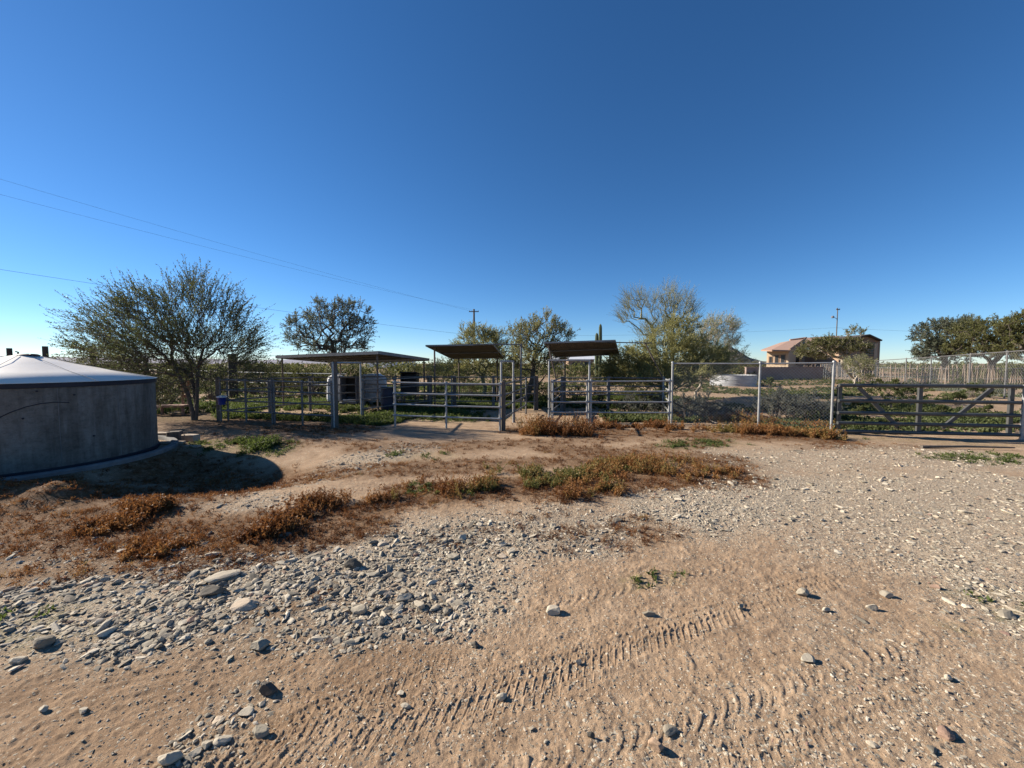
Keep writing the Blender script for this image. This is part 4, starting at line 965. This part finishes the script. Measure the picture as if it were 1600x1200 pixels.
# ------------------------------------------------------------------ chain link fences
def chainlink(name, pts, tops, label, mat_post, step, wr, rp, midposts=True, group='chain link fences'):
    base = pts[0]; o = thing(name, tuple(base), label, 'fence', group)
    for p, t in zip(pts, tops):
        b = MB(); b.tube([(p[0], p[1], p[2] - .1), (p[0], p[1], t + .03)], rp, 10); b.lathe([(rp * 1.25, 0), (rp * 1.1, .03), (0, .045)], (p[0], p[1], t + .02), 10); b.build('post', mat_post, o, base)
    P0 = []; P1 = []
    for (p, q, tp, tq) in zip(pts[:-1], pts[1:], tops[:-1], tops[1:]):
        MB().tube([(p[0], p[1], tp), (q[0], q[1], tq)], rp * .72, 8).build('top_rail', mat_post, o, base)
        L = np.hypot(*(q - p)[:2]); zlo = max(p[2], q[2]) + .04
        def pt(s, z):
            t = s / L; lo = p[2] + .03 + (q[2] - p[2]) * t; hi = tp + (tq - tp) * t; return (p[0] + (q[0] - p[0]) * t, p[1] + (q[1] - p[1]) * t, lo + (hi - lo) * z)
        H = (tp + tq) / 2 - zlo; n = int((L + H) / step)
        for k in range(n):
            s0 = k * step
            for sgn in (0, 1):
                a0, a1 = s0 - H, s0
                if a1 < 0 or a0 > L: continue
                za, zb = 0., 1.
                if a0 < 0: za = -a0 / H; a0_ = 0
                else: a0_ = a0
                if a1 > L: zb = (L - a0) / H; a1_ = L
                else: a1_ = a1
                if sgn: P0.append(pt(L - a0_, za)); P1.append(pt(L - a1_, zb))
                else: P0.append(pt(a0_, za)); P1.append(pt(a1_, zb))
    P0 = np.array(P0); P1 = np.array(P1); V, F = prisms(P0, P1, np.full(len(P0), wr), np.full(len(P0), wr), 3)
    bulk('wire_mesh', V, F, M_wire, o, base)
    return o
c1_, c2_, c3_ = on(1051, 10.8), on(1188, 10.1), on(1303, 9.55)
chainlink('chain_link_fence', [c1_, c2_, c3_], [1.70, 1.695, 1.715], 'near chain link fence between the right pen and the grey gate', M_galv, .078, .0019, .029)
far_pts = [at(1285, 566, 46), at(1345, 566, 34), at(1416, 566, 27), at(1455, 566, 24.5), at(1516, 566, 21), at(1573, 566, 18.5), at(1640, 566, 16.3)]
tops = []
for (px, ty, Y), p in zip(((1285, 568, 46), (1345, 565, 34), (1416, 560.5, 27), (1455, 558, 24.5), (1516, 553.5, 21), (1573, 549.5, 18.5), (1640, 545, 16.3)), far_pts):
    p[2] = gz(p); tops.append(float(at(px, ty, Y)[2]))
chainlink('chain_link_fence', far_pts, tops, 'far chain link fence slanting away behind the grey gate', M_steel, .16, .0022, .032)
# ------------------------------------------------------------------ grey ranch gate
def ranch_gate():
    p = at(1311, 602, 9.45); q = at(1596, 604, 8.93); p[2] = q[2] = 0; L = float(np.hypot(*(q - p)[:2])); a = math.atan2(q[1] - p[1], q[0] - p[0])
    o = thing('ranch_gate', tuple(p), 'long dark grey five rail pipe gate with two diagonal braces', 'gate', rz=a)
    zs = [1.165, .787, .488, .236, .03]
    for z in zs:
        MB().tube([(0, 0, z), (L, 0, z)], .043, 12).build('rail', M_gate, o)
    for s in (.06, L * .475, L - .12): MB().box((s, .07, .59), (.095, .06, 1.16)).build('upright', M_gate, o)
    for s0, s1 in ((.48, 1.38), (L - .5, L - 1.5)):
        d = np.array((s1 - s0, .15 - 1.12)); ln = np.hypot(*d); an = math.atan2(-d[1], d[0])
        MB().box(((s0 + s1) / 2, .075, .635), (ln, .05, .085), 0, an).build('brace', M_gate, o)
    for z in (1.1, .2): MB().tube([(-.09, 0, z), (.03, .03, z)], .016, 8).build('hinge', M_steel, o)
ranch_gate()
pr = at(1600, 640, 8.9); pr[2] = -.15
post(pr, 1.36, .09, 'pale post at the right end of the grey gate', M_galv, None, 'gate_post', True)

# ------------------------------------------------------------------ stake fence, block wall
def stake_fence():
    pts = [at(1255, 575, 44), at(1360, 575, 38), at(1440, 575, 33), at(1480, 575, 30), at(1600, 575, 31), at(1680, 575, 31)]
    o = thing('stake_fence', (pts[0][0], pts[0][1], 0), 'rustic fence of close set pale wooden stakes on the slope at right', 'fence'); b = MB()
    base = (pts[0][0], pts[0][1], 0); n = 0
    for p, q in zip(pts[:-1], pts[1:]):
        L = np.hypot(*(q - p)[:2]); k = int(L / .24)
        for i in range(k):
            t = (i + rng.uniform(-.3, .3)) / k; c = p + (q - p) * t; z0 = gz(c); h = 1.5 + rng.normal(0, .15); ln = rng.normal(0, .07, 2); r = rng.uniform(.03, .055)
            b.tube([(c[0], c[1], z0 - .1), (c[0] + ln[0] * .5, c[1] + ln[1] * .5, z0 + h * .5), (c[0] + ln[0], c[1] + ln[1], z0 + h)], [r, r, r * .8], 5)
    so = b.build('stakes', M_stake, o, base); so['kind'] = 'stuff'
    w = MB()
    for z in (.5, 1.3): w.tube([(p[0], p[1] - .08, gz(p) + z) for p in pts], .012, 5)
    w.build('wire', M_wire, o, base)
stake_fence()
def block_wall():
    p, q = at(1165, 575, 40), at(1285, 575, 42); base = (p[0], p[1], 0); o = thing('block_wall', base, 'low pinkish block wall below the tan house', 'wall')
    d = q - p; L = np.hypot(*d[:2]); a = math.atan2(d[1], d[0]); c = (p + q) / 2
    MB().box((c[0], c[1], .62), (L, .2, 1.3), a).build('wall', M_wallpink, o, base)
    MB().box((c[0], c[1], 1.30), (L + .1, .28, .08), a).build('coping', M_wallpink, o, base)
block_wall()

# ------------------------------------------------------------------ stock tank
def stock():
    p = on(1146, 29.5); o = thing('stock_tank', tuple(p), 'low round galvanised stock tank in the field behind the chain link', 'stock tank')
    r = 1.58
    MB().lathe([(r, -.05), (r, .2), (r + .02, .22), (r, .24), (r, .48), (r + .02, .5), (r, .52), (r, .80), (r + .03, .82), (r - .03, .83), (r - .04, .3)], (0, 0, 0), 64).build('shell', rough_mat('galvanised_sheet', (.26, .265, .27), (.46, .46, .46), 1.6, .5, .25, .15), o)
    MB().lathe([(r - .045, .55), (0, .55)], (0, 0, 0), 48).build('water', M_glass, o)
stock()

# ------------------------------------------------------------------ tan house
def house():
    Y = 52.0; zb = 1.35
    x0, x1, x2 = at(1194, 560, Y)[0], at(1232, 560, Y - 2.5)[0], at(1290, 560, Y)[0]
    base = (x1, Y, 0); o = thing('tan_house', base, 'cream stucco house with a pink tile roof on the rise at right', 'house')
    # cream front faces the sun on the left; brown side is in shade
    xL, xR = x0, x1
    e0, e1, e2 = at(1189, 546.5, Y - .7), at(1206, 547, Y - 2.9), at(1234, 547, Y - 3.0)
    r0, r1, r2 = at(1220, 535, Y + 4.5), at(1234, 532.5, Y + 4.0), at(1260, 529, Y + 4.2)
    xE, yE = r2[0] - .15, r2[1]; xD, yD = r0[0], r0[1] + .5
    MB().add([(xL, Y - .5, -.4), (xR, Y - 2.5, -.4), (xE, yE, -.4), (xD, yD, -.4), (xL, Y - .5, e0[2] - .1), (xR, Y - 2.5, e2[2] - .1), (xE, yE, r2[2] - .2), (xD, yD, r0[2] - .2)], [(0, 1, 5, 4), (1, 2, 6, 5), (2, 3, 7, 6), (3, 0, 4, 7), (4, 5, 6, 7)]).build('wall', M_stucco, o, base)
    xW = at(1318, 560, Y + 7)[0]
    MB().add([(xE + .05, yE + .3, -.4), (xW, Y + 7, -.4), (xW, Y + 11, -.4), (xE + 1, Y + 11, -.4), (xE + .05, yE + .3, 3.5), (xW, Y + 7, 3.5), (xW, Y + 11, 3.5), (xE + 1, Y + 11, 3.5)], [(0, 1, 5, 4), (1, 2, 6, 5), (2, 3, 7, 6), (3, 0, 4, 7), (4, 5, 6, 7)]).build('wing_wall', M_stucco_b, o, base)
    rf = MB(); rf.slab([e0, e1, r1, r0], .18).build('roof', M_tile, o, base)
    rf = MB(); rf.slab([e1 + (0, 0, .05), e2, r2, r1 + (0, 0, .06)], .18).build('roof', M_tile, o, base)
    rf = MB(); rf.slab([at(1248, 541, Y + 5.2), at(1321, 540, Y + 6.6), at(1312, 524.5, Y + 11), at(1254, 528, Y + 10)], .18).build('roof', M_tile, o, base)
    MB().tube([tuple(e2 + (0, 0, .1)), tuple(r2 + (0, 0, .14))], .10, 6).build('verge', M_stucco_b, o, base)
    MB().tube([tuple(r1 + (0, 0, .12)), tuple(r2 + (0, 0, .12))], .12, 6).build('ridge_cap', M_tile, o, base)
    d = np.array((xR - xL, -2.0)); ln = np.hypot(*d); ang = math.atan2(d[1], d[0])
    for t, w, h, z in ((.46, .4, 1.1, 2.2), (.74, .45, 1.2, 2.2), (.18, .35, .8, 2.2)):
        c = (xL + (xR - xL) * t, Y - .5 - 2.0 * t, z); f = MB().box((c[0], c[1] - .02, c[2]), (w + .16, .1, h + .16), ang).build('window', M_stucco_b, o, base)
        MB().box((c[0], c[1] - .06, c[2]), (w, .06, h), ang).build('pane', M_glass, f)
        f.children[0].data.transform(Matrix.Translation((-base[0], -base[1], -base[2])))
    mx_, my_ = (xR + xE) / 2, (Y - 2.5 + yE) / 2; an = math.atan2(yE - Y + 2.5, xE - xR)
    MB().box((mx_ + .05, my_ - .02, 2.3), (1.5, .12, 1.5), an).build('window', M_glass, o, base)
    # eave fascia
    MB().tube([tuple(e1 - (0, .0, .12)), tuple(e2 - (0, 0, .12))], .07, 6).build('fascia', M_stucco_b, o, base)
house()
def garage():
    Y = 50.0; a = at(1341, 575, Y); b_ = at(1373.5, 575, Y); base = (a[0], Y, 0)
    o = thing('brown_outbuilding', base, 'brown gable building with a louvred dark opening right of the tan house', 'building')
    x0, x1 = a[0] - 2.6, b_[0]; zE = at(1376, 531, Y)[2]; zP = at(1354, 522.5, Y)[2]; xp = at(1354, 522, Y)[0]
    MB().add([(x0, Y, -.4), (x1, Y, -.4), (x1, Y, zE - .2), (xp, Y, zP - .25), (x0, Y, zE - .1), (x0, Y + 5, -.4), (x1, Y + 5, -.4), (x1, Y + 5, zE - .2), (xp, Y + 5, zP - .25), (x0, Y + 5, zE - .1)],
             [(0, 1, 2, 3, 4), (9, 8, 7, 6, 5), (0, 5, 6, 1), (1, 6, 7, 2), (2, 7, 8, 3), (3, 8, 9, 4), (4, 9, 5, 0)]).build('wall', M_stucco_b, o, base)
    xe = at(1378, 532, Y - .4)[0]; ze = at(1378, 531.5, Y)[2]; dk = rough_mat('dark_roof', (.06, .05, .045), (.1, .085, .075), 2, .8)
    MB().slab([(xp - .02, Y - .5, zP), (xe, Y - .5, ze), (xe, Y + 5.4, ze), (xp - .02, Y + 5.4, zP)], .16).build('roof', dk, o, base)
    MB().slab([(xp - .03, Y - .5, zP), (x0 - .5, Y - .5, zE - .1), (x0 - .5, Y + 5.4, zE - .1), (xp - .03, Y + 5.4, zP)], .16).build('roof', dk, o, base)
    w0, w1 = at(1352, 536, Y)[0], at(1364.5, 536, Y)[0]; zt, zb = at(1360, 536.5, Y)[2], at(1360, 556, Y)[2]
    f = MB().box(((w0 + w1) / 2, Y - .03, (zt + zb) / 2), (w1 - w0, .1, zt - zb)).build('window', M_glass, o, base)
    s = MB()
    for k in range(5): s.box((w0 + (w1 - w0) / 2 - base[0], Y - .1 - base[1], zb + (zt - zb) * (k + .5) / 5), (w1 - w0, .05, .09))
    s.build('louvre', M_stucco_b, f)
    MB().box((at(1367.5, 540, Y)[0], Y - .08, (zt - .3) / 2), (.42, .14, zt + .3)).build('pillar', M_stucco, o, base)
garage()

# ------------------------------------------------------------------ distant trailers and houses
def trailer(px, Y, w, h, label, c=M_white_paint):
    p = on(px, Y); o = thing('trailer', tuple(p), label, 'trailer', 'white trailers parked far off', R_(random.uniform(-12, 12)))
    MB().box((0, 0, .55 + h / 2), (w, 2.2, h)).build('body', c, o)
    for sx in (-.28, .05): MB().box((w * sx, -1.13, .6 + h * .62), (w * .16, .06, h * .3)).build('window', M_glass, o)
    MB().box((w * .3, -1.13, .5 + h * .45), (w * .1, .05, h * .8)).build('door', M_grey_box, o)
    for sx in (-.08, .1): MB().tube([(w * sx, -1.05, .4), (w * sx, -.8, .4)], .38, 16).build('wheel', M_tyre, o)
trailer(594, 115, 7, 2.3, 'long white trailer at the left of the row seen under the wide canopy')
trailer(613, 108, 5.5, 2.5, 'middle white trailer of the row seen under the wide canopy')
trailer(634, 100, 5.0, 2.4, 'short white trailer nearest the right canopy post in the far row')
def far_house(px, Y, w, h, mat, label):
    p = on(px, Y); o = thing('far_house', tuple(p), label, 'house', 'far houses on the horizon')
    MB().box((0, 0, h / 2 - .1), (w, 6, h + .2)).build('wall', mat, o)
    MB().slab([(-w / 2 - .4, -3.5, h), (w / 2 + .4, -3.5, h), (w / 2 + .2, 0, h + 1.2), (-w / 2 - .2, 0, h + 1.2)], .15).slab([(-w / 2 - .4, 3.5, h), (w / 2 + .4, 3.5, h), (w / 2 + .2, .02, h + 1.2), (-w / 2 - .2, .02, h + 1.2)], .15).build('roof', M_white_pl, o)
    for s in (-.25, .2): MB().box((w * s, -3.03, h * .55), (w * .14, .08, h * .35)).build('window', M_glass, o)
far_house(880, 110, 9, 2.9, M_white_paint, 'white far house seen below the right shade canopy')
far_house(905, 100, 6.5, 2.8, M_stucco_b, 'small brown far house right of the white one under the right canopy')

# ------------------------------------------------------------------ tall posts, pipe fence, poles, wires, saguaros
for px, ty, Y, sz, lab in ((16, 544, 24, .26, 'leftmost thick dark post rising above the tank roof'), (72, 541, 23, .27, 'thick dark post just right of the tank hatch'), (146, 541, 22, .27, 'thick dark post in front of the scrub left of the mesquite'), (363, 553, 19, .38, 'thick dark post seen through the right side of the mesquite'), (228, 560, 21, .25, 'thick dark post hidden in the lower mesquite branches')):
    p = on(px, Y); post(p, float(at(px, ty, Y)[2]) - p[2], sz, lab, rough_mat('tarred_wood', (.035, .03, .025), (.07, .06, .05), 6, .9) if 'tarred_wood' not in MATS else MATS['tarred_wood'], 'thick dark posts behind the tank', 'thick_post', True)
def pipe_fence():
    pts = [at(40, 575, 30), at(204, 575, 26), at(290, 575, 24), at(369, 575, 21.5), at(440, 575, 20), at(540, 575, 18.5)]
    base = (pts[0][0], pts[0][1], 0); o = thing('pipe_fence', base, 'thin pale pipe fence running behind the mesquite and creosote', 'fence'); z = [1.32, 1.30, 1.28, 1.22, 1.2, 1.2]
    for zz in (0, -.55):
        MB().tube([(p[0], p[1], h + zz) for p, h in zip(pts, z)], .024, 6).build('rail', M_galv, o, base)
    for p, q, h, h2 in zip(pts[:-1], pts[1:], z[:-1], z[1:]):
        for t in (0, .5):
            c = p + (q - p) * t; MB().tube([(c[0], c[1], -.1), (c[0], c[1], h + (h2 - h) * t)], .03, 6).build('post', M_rust, o, base)
pipe_fence()
def utility_pole(px, ty, Y, arm, label, r=.14, crossz=.35):
    p = on(px, Y); H = float(at(px, ty, Y)[2]) - p[2]; o = thing('utility_pole', tuple(p), label, 'utility pole')
    MB().tube([(0, 0, -.2), (0, 0, H * .5), (0, 0, H)], [r * 1.25, r * 1.1, r * .85], 12).build('pole', M_wood, o)
    MB().box((0, -.02 - r, H - crossz), (arm, .11, .13)).build('crossarm', M_wood, o)
    for s in (-.46, -.2, .46): MB().lathe([(.03, 0), (.05, .03), (.03, .07), (.05, .1), (.0, .15)], (s * arm, -.02 - r, H - crossz + .065), 10).build('insulator', M_grey_box, o)
    return o, p, H
utility_pole(741, 483, 62, 1.55, 'brown wooden utility pole with one crossarm beyond the middle canopy', .16, .42)
def pole2():
    Y = 66; o, p, H = utility_pole(1305, 481, Y, .6, 'thin utility pole with a lamp bracket behind the flat topped olive tree', .075, .3)
    MB().tube([(0, 0, H - 1.9), (-.7, 0, H - 1.5)], .04, 6).build('bracket', M_steel, o)
    MB().lathe([(0, 0), (.2, .05), (.24, .25), (.12, .4), (0, .42)], (-.78, 0, H - 1.75), 14).build('lamp', M_grey_box, o)
pole2()
def wire(pts, label, r=.012, sag=0):
    b = MB(); P = [np.array(p) for p in pts]; out = []
    for p, q in zip(P[:-1], P[1:]):
        for k in range(24):
            t = k / 24; c = p + (q - p) * t; c[2] -= sag * 4 * t * (1 - t); out.append(tuple(c))
    out.append(tuple(P[-1])); base = out[0]
    b.tube(out, r, 5); o = b.build('power_line', M_cable, None, base); tag(o, label, 'power line', 'power lines')
pl_top = at(741, 487, 62)
wire([at(-160, 232, 26), at(735, 486, 62)], 'upper power line descending from the top left to the crossarm', .007, .35)
wire([at(-160, 262, 25), at(747, 486, 62)], 'second power line descending from the left just below the upper one', .007, .35)
wire([at(-160, 396, 30), at(741, 524, 62)], 'lowest power line passing behind the mesquite crown', .013, .35)
wire([at(741, 524, 62), at(1305, 512, 66)], 'thin line from the brown utility pole across to the thin pole', .010, .5)
wire([at(1305, 512, 66), at(1760, 528, 60)], 'thin line from the thin pole to the right edge', .010, .2)
def saguaro(px, ty, Y, r, label):
    p = on(px, Y); H = float(at(px, ty, Y)[2]) - p[2]; n = 40; vs = []; fs = []
    prof = [(0, .8), (.15, .9), (.4, 1), (.75, 1.02), (.93, .9), (.975, .65), (1, .1)]
    for t, s in prof:
        for k in range(n): a = 2 * math.pi * k / n; rr = r * s * (1 + .07 * math.cos(a * 12)); vs.append((rr * math.cos(a), rr * math.sin(a), t * H))
    for i in range(len(prof) - 1):
        for k in range(n): k2 = (k + 1) % n; fs.append((i * n + k, i * n + k2, (i + 1) * n + k2, (i + 1) * n + k))
    fs.append(tuple((len(prof) - 1) * n + k for k in range(n)))
    o = MB().add(vs, fs).build('saguaro_cactus', M_cactus); o.location = tuple(p); tag(o, label, 'cactus', 'saguaros behind the right canopy')
saguaro(937.5, 506, 40, .17, 'taller saguaro column above the roof of the right shade canopy')
saguaro(932, 520, 40.4, .18, 'shorter saguaro column left of the taller one above the right canopy')
# fallen sticks by the chain link and the gate
for (a, b_, lab, r) in (((1098, 656, 1128, 668), None, 'dark fallen stick behind the chain link fence at left', .025), ((1140, 662, 1165, 672), None, 'dark fallen stick behind the middle of the chain link fence', .02), ((1440, 697, 1585, 699), None, 'long bleached pole lying on the ground below the gate', .03)):
    p, q = G(a[0], a[1]), G(a[2], a[3]); bs = p.copy(); m_ = (p + q) / 2 + (0, .05, .02)
    o = MB().tube([p + (0, 0, r), m_ + (0, 0, r), q + (0, 0, r * 2)], [r, r * .8, r * .5], 7).build('fallen_stick', M_wood, None, bs); tag(o, lab, 'stick', 'fallen sticks')

# ------------------------------------------------------------------ light
SUN_EL = 27.0; SHD = np.array((.955, -.29)); SHD /= np.hypot(*SHD)
sun = bpy.data.lights.new('sun', 'SUN'); so = bpy.data.objects.new('sun', sun); COL.objects.link(so)
sun.energy = 5.0; sun.angle = R_(.53); sun.color = (1, .91, .78)
dirv = Vector((SHD[0] * math.cos(R_(SUN_EL)), SHD[1] * math.cos(R_(SUN_EL)), -math.sin(R_(SUN_EL))))
so.rotation_euler = dirv.to_track_quat('-Z', 'Y').to_euler(); so.location = (-20, 5, 20)
w = bpy.data.worlds.new('World'); S.world = w; w.use_nodes = True; nt = w.node_tree
sk = nt.nodes.new('ShaderNodeTexSky'); sk.sky_type = 'NISHITA'; sk.sun_disc = False
sk.sun_elevation = R_(SUN_EL); sk.sun_rotation = math.atan2(-SHD[0], -SHD[1]); sk.altitude = 2000; sk.air_density = 1.0; sk.dust_density = .15; sk.ozone_density = 5.5
hs = nt.nodes.new('ShaderNodeHueSaturation'); hs.inputs['Saturation'].default_value = 1.14; nt.links.new(sk.outputs[0], hs.inputs['Color'])
nt.links.new(hs.outputs[0], nt.nodes['Background'].inputs['Color']); nt.nodes['Background'].inputs['Strength'].default_value = .064
S.view_settings.view_transform = 'Standard'; S.view_settings.look = 'None'; S.view_settings.exposure = 1.12; S.view_settings.gamma = 1
S.view_settings.use_curve_mapping = False
S.cycles.max_bounces = 6; S.cycles.diffuse_bounces = 3; S.cycles.transparent_max_bounces = 8
